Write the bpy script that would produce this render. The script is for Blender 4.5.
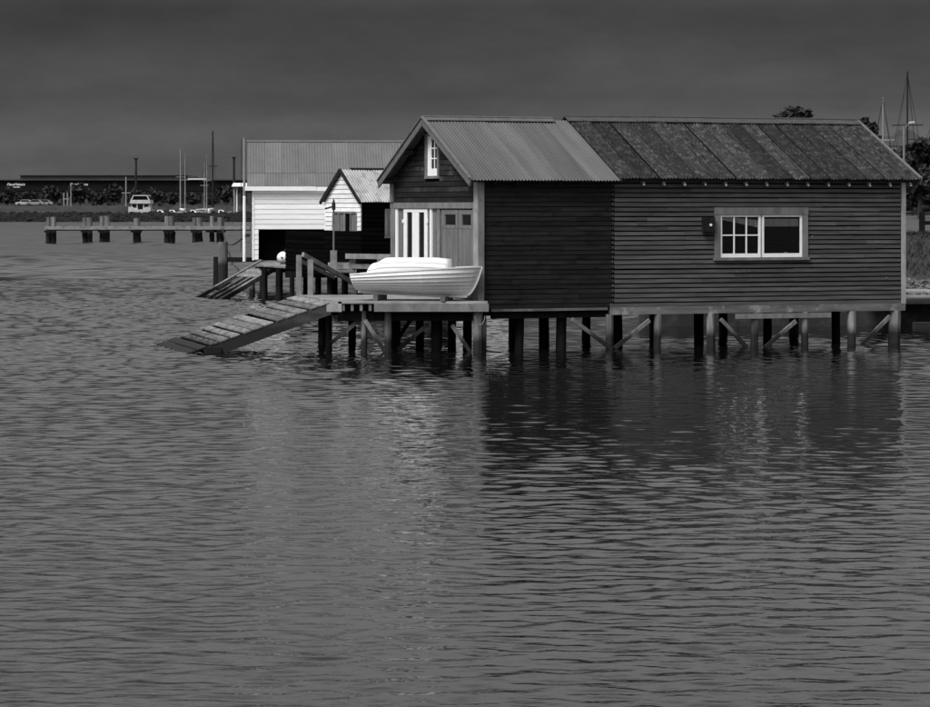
import bpy, math, random
import numpy as np
from mathutils import Vector, Matrix, Euler
rnd = random.Random(7)
S = bpy.context.scene
for o in list(bpy.data.objects):
    bpy.data.objects.remove(o)
COL = S.collection
R = math.radians

# ------------------------------------------------------------------ camera
F = 2820.0          # focal length in photo pixels (photo 930 px wide)
HC = 3.05           # eye height over the water
HOR = 208.0         # photo row of the horizon
cam = bpy.data.cameras.new('camera')
cam.sensor_width = 36.0
cam.lens = F / 930.0 * 36.0
cam.shift_y = -(353.5 - HOR) / 930.0
cam.clip_start = 0.5
cam.clip_end = 9000
camo = bpy.data.objects.new('camera', cam)
camo.location = (0, 0, HC)
camo.rotation_euler = (R(90), 0, 0)
COL.objects.link(camo)
S.camera = camo

# ------------------------------------------------------------------ sky and sun (black-and-white overcast)
SUN_EL, SUN_AZ = R(54), R(219)      # azimuth clockwise from +Y: behind the camera, to the left
W = bpy.data.worlds.new('World')
S.world = W
W.use_nodes = True
nt = W.node_tree
nt.nodes.clear()
N = nt.nodes.new
L = nt.links.new
sky = N('ShaderNodeTexSky'); sky.sky_type = 'NISHITA'; sky.sun_disc = False
sky.sun_elevation = SUN_EL; sky.sun_rotation = SUN_AZ; sky.dust_density = 3.0
bw = N('ShaderNodeRGBToBW')
L(sky.outputs[0], bw.inputs[0])
tc = N('ShaderNodeTexCoord'); sep = N('ShaderNodeSeparateXYZ')
L(tc.outputs['Generated'], sep.inputs[0])
ramp = N('ShaderNodeValToRGB')      # overcast: low dark cloud bank, brighter cloud higher up
ramp.color_ramp.interpolation = 'EASE'
els = ramp.color_ramp.elements
els[0].position = 0.0; els[0].color = (.80, .80, .80, 1)
els[1].position = 1.0; els[1].color = (1.0, 1.0, 1.0, 1)
for p, v in ((.02, .44), (.040, .185), (.070, .105), (.105, .38), (.15, .60), (.25, 1.0), (.6, 1.15)):
    e = els.new(p); e.color = (v, v, v, 1)
L(sep.outputs['Z'], ramp.inputs[0])
mp = N('ShaderNodeMapping'); mp.inputs['Scale'].default_value = (2.2, 2.2, 10.0)
L(tc.outputs['Generated'], mp.inputs[0])
ns = N('ShaderNodeTexNoise'); ns.inputs['Scale'].default_value = 4.0; ns.inputs['Detail'].default_value = 7
ns.inputs['Roughness'].default_value = .55
L(mp.outputs[0], ns.inputs['Vector'])
mr = N('ShaderNodeMapRange'); mr.inputs['From Min'].default_value = .25; mr.inputs['From Max'].default_value = .75
mr.inputs['To Min'].default_value = .78; mr.inputs['To Max'].default_value = 1.22
L(ns.outputs['Fac'], mr.inputs['Value'])
m1 = N('ShaderNodeMath'); m1.operation = 'MULTIPLY'; L(bw.outputs[0], m1.inputs[0]); L(ramp.outputs[0], m1.inputs[1])
ns2 = N('ShaderNodeTexNoise'); ns2.inputs['Scale'].default_value = 34.0; ns2.inputs['Detail'].default_value = 9; ns2.inputs['Roughness'].default_value = .7
mp2 = N('ShaderNodeMapping'); mp2.inputs['Scale'].default_value = (1, 1, 2.2)
L(tc.outputs['Generated'], mp2.inputs[0]); L(mp2.outputs[0], ns2.inputs['Vector'])
mr2 = N('ShaderNodeMapRange'); mr2.inputs['From Min'].default_value = .25; mr2.inputs['From Max'].default_value = .75
mr2.inputs['To Min'].default_value = .88; mr2.inputs['To Max'].default_value = 1.12
L(ns2.outputs['Fac'], mr2.inputs['Value'])
m3 = N('ShaderNodeMath'); m3.operation = 'MULTIPLY'; L(mr.outputs[0], m3.inputs[0]); L(mr2.outputs[0], m3.inputs[1])
m2 = N('ShaderNodeMath'); m2.operation = 'MULTIPLY'; L(m1.outputs[0], m2.inputs[0]); L(m3.outputs[0], m2.inputs[1])
bg = N('ShaderNodeBackground'); bg.inputs['Strength'].default_value = 0.084
L(m2.outputs[0], bg.inputs['Color'])
wo = N('ShaderNodeOutputWorld'); L(bg.outputs[0], wo.inputs[0])

sl = bpy.data.lights.new('sun', 'SUN')
sl.energy = 1.5
sl.angle = R(22)
sl.color = (1, 1, 1)
so = bpy.data.objects.new('sun', sl)
d = Vector((math.sin(SUN_AZ) * math.cos(SUN_EL), math.cos(SUN_AZ) * math.cos(SUN_EL), math.sin(SUN_EL)))
so.rotation_euler = d.to_track_quat('Z', 'Y').to_euler()
so.location = (-20, -20, 40)
COL.objects.link(so)
S.view_settings.view_transform = 'Standard'
S.view_settings.look = 'None'
S.view_settings.gamma = 1.0
S.view_settings.exposure = 1.0
S.cycles.max_bounces = 6
S.cycles.transparent_max_bounces = 8
try:
    S.cycles.use_denoising = True
except Exception:
    pass

# ------------------------------------------------------------------ pixel helpers
def wx(px, Y): return (px - 465.0) / F * Y
def wz(py, Y): return HC - (py - HOR) / F * Y
def pt(px, py, Y): return Vector((wx(px, Y), Y, wz(py, Y)))
def on_plane(px, py, z):            # the point of height z seen at a pixel
    Y = (HC - z) * F / (py - HOR)
    return Vector((wx(px, Y), Y, z))

# ------------------------------------------------------------------ materials
def grey(v): return (v, v, v, 1)
def mat(name, v, var=.35, rough=.75, scale=(3, 3, 3), detail=6, bump=.3, bdist=.004, rand=.0, spec=.3,
        patch=None, pscale=2.0, pth=(.5, .62), world=False, wet=None, pdetail=5):
    """grey procedural paint, timber or metal: stretched grain, object-to-object variation, optional patches"""
    m = bpy.data.materials.new(name); m.use_nodes = True
    t = m.node_tree; n = t.nodes; l = t.links.new
    b = n['Principled BSDF']
    b.inputs['Specular IOR Level'].default_value = spec
    c = n.new('ShaderNodeTexCoord'); oi = n.new('ShaderNodeObjectInfo')
    add = n.new('ShaderNodeVectorMath'); add.operation = 'ADD'
    if world:
        g = n.new('ShaderNodeNewGeometry'); l(g.outputs['Position'], add.inputs[0])
        add.inputs[1].default_value = (0, 0, 0)
    else:
        l(c.outputs['Object'], add.inputs[0])
        k = n.new('ShaderNodeVectorMath'); k.operation = 'SCALE'; k.inputs['Scale'].default_value = 37.0
        cb = n.new('ShaderNodeCombineXYZ')
        for i in range(3): l(oi.outputs['Random'], cb.inputs[i])
        l(cb.outputs[0], k.inputs[0]); l(k.outputs[0], add.inputs[1])
    mpn = n.new('ShaderNodeMapping'); mpn.inputs['Scale'].default_value = scale
    l(add.outputs[0], mpn.inputs[0])
    nz = n.new('ShaderNodeTexNoise'); nz.inputs['Scale'].default_value = 1.0; nz.inputs['Detail'].default_value = detail
    nz.inputs['Roughness'].default_value = .62
    l(mpn.outputs[0], nz.inputs['Vector'])
    r = n.new('ShaderNodeValToRGB')
    r.color_ramp.elements[0].position = .28; r.color_ramp.elements[0].color = grey(v * (1 - var))
    r.color_ramp.elements[1].position = .72; r.color_ramp.elements[1].color = grey(min(.9, v * (1 + var)))
    l(nz.outputs['Fac'], r.inputs[0])
    out = r.outputs[0]
    if patch is not None:
        pn = n.new('ShaderNodeTexNoise'); pn.inputs['Scale'].default_value = pscale; pn.inputs['Detail'].default_value = pdetail
        pn.inputs['Roughness'].default_value = .65
        l(add.outputs[0], pn.inputs['Vector'])
        pr = n.new('ShaderNodeMapRange'); pr.inputs['From Min'].default_value = pth[0]; pr.inputs['From Max'].default_value = pth[1]
        l(pn.outputs['Fac'], pr.inputs['Value'])
        mx = n.new('ShaderNodeMix'); mx.data_type = 'RGBA'
        l(pr.outputs[0], mx.inputs['Factor']); l(out, mx.inputs['A']); mx.inputs['B'].default_value = grey(patch)
        out = mx.outputs['Result']
    if rand:
        rr = n.new('ShaderNodeMapRange'); rr.inputs['To Min'].default_value = 1 - rand; rr.inputs['To Max'].default_value = 1 + rand
        l(oi.outputs['Random'], rr.inputs['Value'])
        vm = n.new('ShaderNodeVectorMath'); vm.operation = 'SCALE'
        l(out, vm.inputs[0]); l(rr.outputs[0], vm.inputs['Scale']); out = vm.outputs[0]
    if wet is not None:             # weed and damp below the tide line
        g = n.new('ShaderNodeNewGeometry'); sz = n.new('ShaderNodeSeparateXYZ'); l(g.outputs['Position'], sz.inputs[0])
        ad = n.new('ShaderNodeMath'); ad.operation = 'MULTIPLY_ADD'; ad.inputs[1].default_value = .25
        l(nz.outputs['Fac'], ad.inputs[0]); l(sz.outputs['Z'], ad.inputs[2])
        wr = n.new('ShaderNodeMapRange'); wr.inputs['From Min'].default_value = wet; wr.inputs['From Max'].default_value = wet + .22
        l(ad.outputs[0], wr.inputs['Value'])
        mx = n.new('ShaderNodeMix'); mx.data_type = 'RGBA'
        mx.inputs['A'].default_value = grey(.014); l(out, mx.inputs['B']); l(wr.outputs[0], mx.inputs['Factor'])
        out = mx.outputs['Result']
    l(out, b.inputs['Base Color'])
    b.inputs['Roughness'].default_value = rough
    if bump:
        bp = n.new('ShaderNodeBump'); bp.inputs['Strength'].default_value = bump; bp.inputs['Distance'].default_value = bdist
        l(nz.outputs['Fac'], bp.inputs['Height']); l(bp.outputs[0], b.inputs['Normal'])
    return m

M = {}
M['board_old'] = mat('dark stained weatherboard', .055, .5, .7, (1.2, 18, 18), rand=.28, patch=.10, pscale=1.6, pth=(.62, .8))
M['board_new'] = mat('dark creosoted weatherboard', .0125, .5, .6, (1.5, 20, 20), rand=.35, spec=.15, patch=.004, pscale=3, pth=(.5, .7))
M['board_gable'] = mat('worn dark gable board', .017, .5, .7, (14, 1.0, 14), rand=.45, spec=.15, patch=.075, pscale=1.3, pth=(.54, .72))
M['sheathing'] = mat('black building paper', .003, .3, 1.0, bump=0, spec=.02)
M['trim'] = mat('weathered grey trim', .155, .35, .8, (5, 5, 2.0), rand=.12, patch=.08, pscale=4, pth=(.58, .75))
M['trim_pale'] = mat('pale weathered trim', .29, .35, .8, (5, 5, 2.0), rand=.12, patch=.12, pscale=4, pth=(.55, .75))
M['barge'] = mat('grey barge board', .12, .3, .75, (3, 3, 3), patch=.09, pscale=3)
M['door_grey'] = mat('grey painted door', .135, .3, .75, (9, 9, 1.2), patch=.08, pscale=5, pth=(.56, .74))
M['white'] = mat('white paint', .82, .06, .45, (4, 4, 4), bump=.1)
M['white_board'] = mat('white painted weatherboard', .78, .10, .55, (1.0, 9, 9), rand=.06, bump=.2)
M['white_worn'] = mat('worn white weatherboard', .70, .16, .6, (2, 2, 7), rand=.10, patch=.35, pscale=4, pth=(.62, .75))
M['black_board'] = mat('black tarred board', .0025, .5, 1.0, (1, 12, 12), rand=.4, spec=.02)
M['iron_new'] = mat('grey painted roofing iron', .082, .32, .6, (2.6, .22, 1), rand=.22, spec=.3, bump=.1)
M['iron_old'] = mat('lichened old roofing iron', .020, .7, .85, (16, 1.6, 9), rand=.5, patch=.085, pscale=7.5, pth=(.50, .74), spec=.12, bump=.3, pdetail=9)
M['iron_far'] = mat('pale grey asbestos roofing', .115, .2, .75, (1.6, .9, 1), rand=.10, patch=.12, pscale=1.8, pth=(.45, .65), bump=.1)
M['iron_bright'] = mat('bright galvanised roofing', .33, .25, .5, (3, 1, 3), rand=.08, patch=.2, pscale=2.5)
M['ridge_old'] = mat('lichened ridge capping', .06, .5, .8, (5, 5, 5), patch=.05, pscale=5)
M['pile'] = mat('weedy timber pile', .14, .5, .8, (6, 6, 1.2), rand=.35, wet=.36)
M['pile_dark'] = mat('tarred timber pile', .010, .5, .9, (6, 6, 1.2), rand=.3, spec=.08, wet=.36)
M['bearer'] = mat('weathered bearer', .12, .5, .85, (1.2, 8, 8), rand=.2, patch=.30, pscale=2.2, pth=(.54, .7))
M['plank'] = mat('weathered deck plank', .26, .4, .85, (2, 10, 10), rand=.28, patch=.10, pscale=2.0, pth=(.5, .7))
M['ramp_plank'] = mat('bleached ramp plank', .155, .5, .85, (10, 2, 10), rand=.42, patch=.07, pscale=2.6, pth=(.48, .66), wet=.30)
M['rail'] = mat('grey timber rail', .16, .4, .8, (4, 4, 4), rand=.2)
M['far_pile'] = mat('bleached old pier timber', .13, .6, .85, (2.5, 2.5, .7), rand=.35, wet=.95)
M['stringer'] = mat('dark weedy stringer', .04, .5, .85, (3, 8, 8), wet=.62)
M['far_dark'] = mat('dark cladding', .006, .3, .6, (.2, .2, .2), bump=0, spec=.1)
M['far_grey'] = mat('grey cladding', .04, .35, .7, (.25, .25, .25), bump=0)
M['far_roof'] = mat('grey metal roof', .04, .3, .7, (.15, .15, .15), bump=0)
M['metal'] = mat('galvanised pole', .22, .2, .5, (3, 3, 3), bump=0)
M['metal_dark'] = mat('dark mast', .012, .2, .5, (3, 3, 3), bump=0)
M['foliage'] = mat('dark foliage', .030, .6, .8, (.8, .8, .8), world=True, bump=0, spec=.15)
M['foliage_near'] = mat('tree foliage', .028, .6, .7, (1.5, 1.5, 1.5), world=True, bump=0, spec=.2)
M['bark'] = mat('bark', .06, .4, .9, (3, 3, 1), bump=.2)
M['rock'] = mat('dark basalt rock', .007, .6, .85, (.9, .9, .9), world=True, bump=.3, bdist=.05)
M['grass_far'] = mat('rough grass and shingle', .020, .5, .9, (.25, .25, .25), world=True, bump=0, patch=.04, pscale=.35)
M['ground'] = mat('rough grassed ground', .028, .5, .95, (.6, .6, .6), world=True, bump=.4, bdist=.05)
M['road'] = mat('worn asphalt', .06, .25, .9, (.5, .5, .5), world=True, bump=.1)
M['grass'] = mat('grass blades', .022, .5, .8, (1.2, 1.2, 1.2), world=True, bump=0, spec=.2)
M['pebble'] = mat('shingle', .11, .5, .9, (4, 4, 4), world=True, bump=0)
M['concrete'] = mat('stained concrete', .022, .4, .9, (1, 1, 1), bump=.2, patch=.04)
M['cloth'] = mat('curtain cloth', .80, .25, .9, (8, 8, 1), bump=.2)
M['rope'] = mat('dark rope', .03, .3, .9, (5, 5, 5), bump=0)
M['boat'] = mat('white boat paint', .72, .08, .35, (3, 3, 3), bump=.05, spec=.45)
M['boat_worn'] = mat('off white boat paint', .72, .10, .5, (3, 3, 3), bump=.05)
M['tyre'] = mat('rubber', .02, .2, .8, bump=0)
M['house'] = mat('pale house wall', .35, .2, .8, (.3, .3, .3), bump=0)

gm = bpy.data.materials.new('window glass'); gm.use_nodes = True
t = gm.node_tree; t.nodes.clear()
tr = t.nodes.new('ShaderNodeBsdfTransparent'); tr.inputs[0].default_value = grey(.85)
gl = t.nodes.new('ShaderNodeBsdfGlossy'); gl.inputs['Roughness'].default_value = .03; gl.inputs[0].default_value = grey(.9)
fr = t.nodes.new('ShaderNodeFresnel'); fr.inputs[0].default_value = 1.5
mx = t.nodes.new('ShaderNodeMixShader'); ou = t.nodes.new('ShaderNodeOutputMaterial')
t.links.new(fr.outputs[0], mx.inputs[0]); t.links.new(tr.outputs[0], mx.inputs[1]); t.links.new(gl.outputs[0], mx.inputs[2])
t.links.new(mx.outputs[0], ou.inputs[0])
M['glass'] = gm

def water_material():
    m = bpy.data.materials.new('harbour water'); m.use_nodes = True
    t = m.node_tree; n = t.nodes; l = t.links.new
    b = n['Principled BSDF']
    b.inputs['Base Color'].default_value = grey(.005)
    b.inputs['Roughness'].default_value = .04
    b.inputs['IOR'].default_value = 1.333
    g = n.new('ShaderNodeNewGeometry')
    rr = n.new('ShaderNodeMapRange')                # unresolved ripples far off act as roughness
    rr.inputs['From Min'].default_value = 70; rr.inputs['From Max'].default_value = 200
    rr.inputs['To Min'].default_value = .02; rr.inputs['To Max'].default_value = .25
    sp = n.new('ShaderNodeSeparateXYZ'); l(g.outputs['Position'], sp.inputs[0]); l(sp.outputs['Y'], rr.inputs['Value']); l(rr.outputs[0], b.inputs['Roughness'])
    def noise(scale, det, rough=.5):
        mp = n.new('ShaderNodeMapping'); mp.inputs['Scale'].default_value = scale
        l(g.outputs['Position'], mp.inputs[0])
        q = n.new('ShaderNodeTexNoise'); q.inputs['Scale'].default_value = 1.0
        q.inputs['Detail'].default_value = det; q.inputs['Roughness'].default_value = rough
        l(mp.outputs[0], q.inputs['Vector'])
        return q
    fine = noise((6.0, 11.0, 1), 2)
    b1 = n.new('ShaderNodeBump'); b1.inputs['Distance'].default_value = .010; b1.inputs['Strength'].default_value = .9
    l(fine.outputs['Fac'], b1.inputs['Height'])
    fr = n.new('ShaderNodeMapRange'); fr.inputs['From Min'].default_value = 18; fr.inputs['From Max'].default_value = 60
    fr.inputs['To Min'].default_value = .45; fr.inputs['To Max'].default_value = .15
    l(sp.outputs['Y'], fr.inputs['Value']); l(fr.outputs[0], b1.inputs['Strength'])
    l(b1.outputs[0], b.inputs['Normal'])
    return m
M['water'] = water_material()

# ------------------------------------------------------------------ mesh helpers
class MB:
    def __init__(self): self.v = []; self.f = []; self.sm = False
    def quadmesh(self, v, f):
        o = len(self.v); self.v += [tuple(p) for p in v]; self.f += [tuple(i + o for i in q) for q in f]
        return self
    def hexa(self, p):           # 8 corners, bottom ring then top ring
        return self.quadmesh(p, [(3, 2, 1, 0), (4, 5, 6, 7), (0, 1, 5, 4), (1, 2, 6, 5), (2, 3, 7, 6), (3, 0, 4, 7)])
    def box(self, x0, x1, y0, y1, z0, z1):
        return self.hexa([(x0, y0, z0), (x1, y0, z0), (x1, y1, z0), (x0, y1, z0), (x0, y0, z1), (x1, y0, z1), (x1, y1, z1), (x0, y1, z1)])
    def beam(self, p, q, w, h):  # bar from p to q, w wide, h deep
        p = Vector(p); q = Vector(q); dx = (q - p).normalized()
        up = Vector((0, 0, 1)) if abs(dx.z) < .95 else Vector((1, 0, 0))
        s = dx.cross(up).normalized() * (w / 2); u = s.cross(dx).normalized() * (h / 2)
        return self.hexa([p - s - u, p + s - u, q + s - u, q - s - u, p - s + u, p + s + u, q + s + u, q - s + u])
    def tube(self, p, q, r0, r1=None, n=10, jit=0, rg=1, segs=1, cap=True):
        r1 = r0 if r1 is None else r1
        p = Vector(p); q = Vector(q); dx = (q - p).normalized()
        a = Vector((1, 0, 0)) if abs(dx.x) < .9 else Vector((0, 1, 0))
        s = dx.cross(a).normalized(); u = s.cross(dx)
        o = len(self.v)
        lob = [1 + (rnd.random() - .5) * jit for _ in range(n)]
        for k in range(segs + 1):
            tt = k / segs; c = p.lerp(q, tt); r = r0 + (r1 - r0) * tt
            for i in range(n):
                an = 2 * math.pi * i / n; rr = r * lob[i] * (1 + (rnd.random() - .5) * jit * .6)
                self.v.append(tuple(c + s * math.cos(an) * rr + u * math.sin(an) * rr))
        for k in range(segs):
            for i in range(n):
                j = (i + 1) % n; self.f.append((o + k * n + i, o + k * n + j, o + (k + 1) * n + j, o + (k + 1) * n + i))
        if cap:
            self.f.append(tuple(o + i for i in reversed(range(n)))); self.f.append(tuple(o + segs * n + i for i in range(n)))
        return self
    def mesh(self, name, m):
        me = bpy.data.meshes.new(name); me.from_pydata(self.v, [], self.f); me.update()
        import bmesh as _b
        bm = _b.new(); bm.from_mesh(me); _b.ops.recalc_face_normals(bm, faces=bm.faces); bm.to_mesh(me); bm.free()
        if self.sm: me.polygons.foreach_set('use_smooth', [True] * len(me.polygons))
        if m: me.materials.append(M[m] if isinstance(m, str) else m)
        return me
    def build(self, name, m, parent=None):
        return link(name, self.mesh(name, m), parent)

def link(name, data, parent=None, loc=None, rot=None):
    o = bpy.data.objects.new(name, data); COL.objects.link(o)
    if parent is not None: o.parent = parent
    if loc is not None: o.location = loc
    if rot is not None: o.rotation_euler = rot
    return o
def tag(o, label, cat, group=None):
    o['label'] = label; o['category'] = cat
    if group: o['group'] = group
    return o
def thing(name, label, cat, loc=(0, 0, 0), rz=0, group=None):
    o = link(name, None, None, loc, (0, 0, rz)); o.empty_display_size = .3
    return tag(o, label, cat, group)
def kind(o, k): o['kind'] = k; return o

# ------------------------------------------------------------------ water
def wave_field(X, Y, dy, lam0, lam1, nw, slope_fn, spread, seed, dx):
    rng = np.random.default_rng(seed)
    Z = np.zeros_like(X)
    for i in range(nw):
        lam = lam0 * (lam1 / lam0) ** rng.random()
        a = rng.normal(0, spread) + R(84)
        k = 2 * math.pi / lam
        amp = slope_fn(lam) / k * math.sqrt(2.0 / nw) * 1.25
        w = np.clip(lam / (dy * 4) - .6, 0, 1) * np.clip(Y / 42 / lam, 0, 1) * min(1, max(0, lam / max(.05, abs(math.cos(a))) / (dx * 4) - .5))
        q = rng.random(4) * 6.28
        # crests are kept short by a slow sideways modulation
        modu = .55 + .45 * np.sin(X * k * .13 + q[0] + 1.7 * np.sin(Y * k * .05 + q[1]))
        Z += amp * w * modu * np.sin(k * (X * math.cos(a) + Y * math.sin(a)) + q[3] + .8 * np.sin(.35 * X + q[2]))
    return Z
def grid_part(xs, ys, Z, off):
    X, Y = np.meshgrid(xs, ys); nr, nc = X.shape
    co = np.stack([X, Y, Z], -1).reshape(-1, 3).astype(np.float32)
    idx = off + np.arange(nr * nc).reshape(nr, nc)
    return co, np.stack([idx[:-1, :-1], idx[:-1, 1:], idx[1:, 1:], idx[1:, :-1]], -1).reshape(-1, 4)
def build_water():
    # near water
    ys = [13.0]
    while ys[-1] < 122: ys.append(ys[-1] * (1 + .00125))
    ys = np.array([-400, -60, 0, 8] + ys, float)
    xs = np.concatenate([[-4000, -1200, -400, -120, -50], np.arange(-22.5, 19.55, .08), [50, 120, 400, 1200, 4000]])
    X, Y = np.meshgrid(xs, ys)
    dy = np.maximum(np.gradient(ys), .03)[:, None]
    fade = np.clip((X + 22.5) / 1.5, 0, 1) * np.clip((19.5 - X) / 2, 0, 1) * np.clip((Y - 12) / 3, 0, 1)
    gust = .9 + .3 * np.sin(.21 * X + .13 * Y + 1.0) * np.sin(.09 * Y - .17 * X + 2.2)
    Z = wave_field(X, Y, dy, .14, .75, 180, lambda l: WSL if l < .5 else WSL * .75, R(58), 3, .08) * fade * gust * np.interp(Y, [19, 30, 58, 75, 90, 118], [1.3, 1.05, 1.25, 1.9, 2.6, 3.4]) * (1 + 1.3 * np.clip((-1.2 - X) / 7, 0, 1))   # the sheds shelter the water on the right
    Z = Z + 4.0 * Z * np.abs(Z)
    Z[-1, :] = -.05
    c1, f1 = grid_part(xs, ys, Z, 0)
    # far water: longer chop on a coarser grid
    ys2 = [119.0]
    while ys2[-1] < 640: ys2.append(ys2[-1] * (1 + .0026))
    ys2 = np.array(ys2 + [900, 1600, 3200, 6000], float)
    xs2 = np.concatenate([[-4000, -1200, -400, -160], np.arange(-112, 22, .5), [60, 160, 400, 1200, 4000]])
    X, Y = np.meshgrid(xs2, ys2)
    dy = np.maximum(np.gradient(ys2), .03)[:, None]
    Z = wave_field(X, Y, dy, .9, 7.0, 90, lambda l: FSL, R(45), 8, .5) * np.clip((641 - Y) / 8, 0, 1) * np.clip((21 - np.abs(X + 45) + 46) / 6, 0, 1)
    Z[0, :] = -.06
    c2, f2 = grid_part(xs2, ys2, Z, len(c1))
    co = np.concatenate([c1, c2]); fa = np.concatenate([f1, f2])
    me = bpy.data.meshes.new('water')
    me.vertices.add(len(co)); me.vertices.foreach_set('co', co.ravel())
    me.loops.add(fa.size); me.loops.foreach_set('vertex_index', fa.ravel().astype(np.int32))
    me.polygons.add(len(fa)); me.polygons.foreach_set('loop_start', np.arange(0, fa.size, 4, dtype=np.int32))
    me.polygons.foreach_set('use_smooth', np.ones(len(fa), bool))
    me.update(calc_edges=True); me.validate()
    me.materials.append(M['water'])
    kind(link('water', me), 'structure')
WSL, FSL = .072, .19
build_water()

# ------------------------------------------------------------------ land on the right and behind the sheds
def shore(x):
    t = min(1, max(0, (x - 8) / 6)); t = t * t * (3 - 2 * t)
    return 116 + (95.5 - 116) * t + .6 * math.sin(x * .7)
def land_z(x, y):
    dd = y - shore(x)
    a = min(1, max(0, (dd + 1) / 10)); z = -.7 + 2.75 * a ** .9
    if dd > 9: z += min(1.3, (dd - 9) * .008)
    left = x + 2 + .045 * (y - 110)
    b = min(1, max(0, left / 8)); z = -1 + (z + 1) * b
    hx = (x - 72) / (46 if x < 72 else 85); hy = (y - 620) / 150
    z += 13.0 * math.exp(-hx * hx - hy * hy) * b
    return z
def build_land():
    xs = [-60, -45, -30, -22, -16, -12, -9, -6, -3, 0, 3, 6, 8, 9, 10, 11, 12, 13, 14, 14.5, 15, 15.5, 16, 16.5, 17, 17.5, 18, 19, 20, 22, 25, 30, 36, 44, 52, 60, 70, 80, 90, 100, 112, 125, 140, 170, 210, 300, 500]
    ys = [94.5] + [95 + i * .5 for i in range(24)] + [107, 108, 110, 113, 116, 118, 120, 123, 126, 130, 140, 160, 190, 230, 280, 340, 400, 440, 480, 510, 540, 570, 600, 620, 640, 680, 720, 800, 900]
    mb = MB(); mb.sm = True
    for y in ys:
        for x in xs: mb.v.append((x, y, land_z(x, y) + (rnd.random() - .5) * .06))
    n = len(xs)
    for j in range(len(ys) - 1):
        for i in range(n - 1):
            a = j * n + i; mb.f.append((a, a + 1, a + n + 1, a + n))
    kind(mb.build('ground', 'ground'), 'structure')
    rd = MB(); rd.sm = True                       # the road along the top of the bank
    ysr = [106.5, 108, 111, 115, 122, 132, 145, 165]
    xr = [10, 12, 14, 16, 18, 20, 24, 30, 40]
    for y in ysr:
        for x in xr: rd.v.append((x, y, max(land_z(x, y), land_z(x, y)) + .06))
    for j in range(len(ysr) - 1):
        for i in range(len(xr) - 1):
            a = j * len(xr) + i; rd.f.append((a, a + 1, a + len(xr) + 1, a + len(xr)))
    kind(rd.build('road', 'road'), 'structure')
    g = MB()                                      # grass on the bank
    for _ in range(9000):
        x = 12 + rnd.random() * 10; y = 98.5 + rnd.random() * 8
        z = land_z(x, y); h = .06 + rnd.random() * .14; a = rnd.random() * 6.28; w = .02
        dx, dy = math.cos(a) * w, math.sin(a) * w; lx, ly = (rnd.random() - .3) * .2, (rnd.random() - .5) * .2
        g.quadmesh([(x - dx, y - dy, z - .03), (x + dx, y + dy, z - .03), (x + lx, y + ly, z + h)], [(0, 1, 2)])
    o = g.build('bank_grass', 'grass'); tag(o, 'rough grass covering the bank right of the dark shed', 'grass'); kind(o, 'stuff')
    p = MB()
    for _ in range(1200):
        x = 12 + rnd.random() * 9; y = shore(x) + .5 + rnd.random() * 2.6
        rock(p, (x, y, land_z(x, y) + .02), .04 + rnd.random() * .09, 5)
    o = p.build('shingle', 'pebble'); tag(o, 'pale shingle along the foot of the grass bank', 'shingle'); kind(o, 'stuff')
def rock(mb, c, r, n=6):
    o = len(mb.v)
    for z, k in ((-.5, .75), (.15, 1.0), (.6, .55)):
        for i in range(n):
            a = 6.283 * i / n + z; q = r * k * (.75 + rnd.random() * .5)
            mb.v.append((c[0] + math.cos(a) * q, c[1] + math.sin(a) * q, c[2] + z * r * (.8 + rnd.random() * .4)))
    for k in range(2):
        for i in range(n):
            j = (i + 1) % n; mb.f.append((o + k * n + i, o + k * n + j, o + k * n + n + j, o + k * n + n + i))
    mb.f.append(tuple(o + 2 * n + i for i in range(n)))
build_land()

# ------------------------------------------------------------------ far shore
SC = 640.0
def build_far_shore():
    xs = np.linspace(-190, -30, 41)
    prof = [(600, -1.5), (614, -.3), (618, 1.2), (621, 1.95), (624, 1.9)]
    mb = MB(); mb.sm = True
    for y, z in prof:
        for x in xs: mb.v.append((x, y, z + (rnd.random() - .5) * .25))
    n = len(xs)
    for j in range(len(prof) - 1):
        for i in range(n - 1): mb.f.append((j * n + i, j * n + i + 1, j * n + n + i + 1, j * n + n + i))
    kind(mb.build('breakwater', 'rock'), 'structure')
    r = MB()
    for _ in range(1500):
        x = -125 + rnd.random() * 95; t_ = rnd.random(); y = 612 + t_ * 10
        z = -.2 + 2.0 * min(1, t_ * 1.05)
        rock(r, (x, y, z), .35 + rnd.random() * .55, 6)
    o = r.build('breakwater_rocks', 'rock'); tag(o, 'dark boulders facing the far breakwater', 'rocks'); kind(o, 'stuff')
    # grassed slope on the left, flat land with the buildings behind
    xs2 = [-400, -190, -150, -130, -110, -100, -90, -80, -76, -72, -60, -40, -20, 20]
    ys2 = [622.5, 626, 632, 640, 652, 660, 700, 900]
    g = MB(); g.sm = True
    for y in ys2:
        for x in xs2:
            zl = {622.5: 1.75, 626: 2.1, 632: 2.8, 640: 3.5}.get(y, 3.6)
            if x > -75 and y < 655: zl = -1.0
            g.v.append((x, y, zl))
    n = len(xs2)
    for j in range(len(ys2) - 1):
        for i in range(n - 1): g.f.append((j * n + i, j * n + i + 1, j * n + n + i + 1, j * n + n + i))
    kind(g.build('far_bank', 'grass_far'), 'structure')
build_far_shore()

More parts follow.
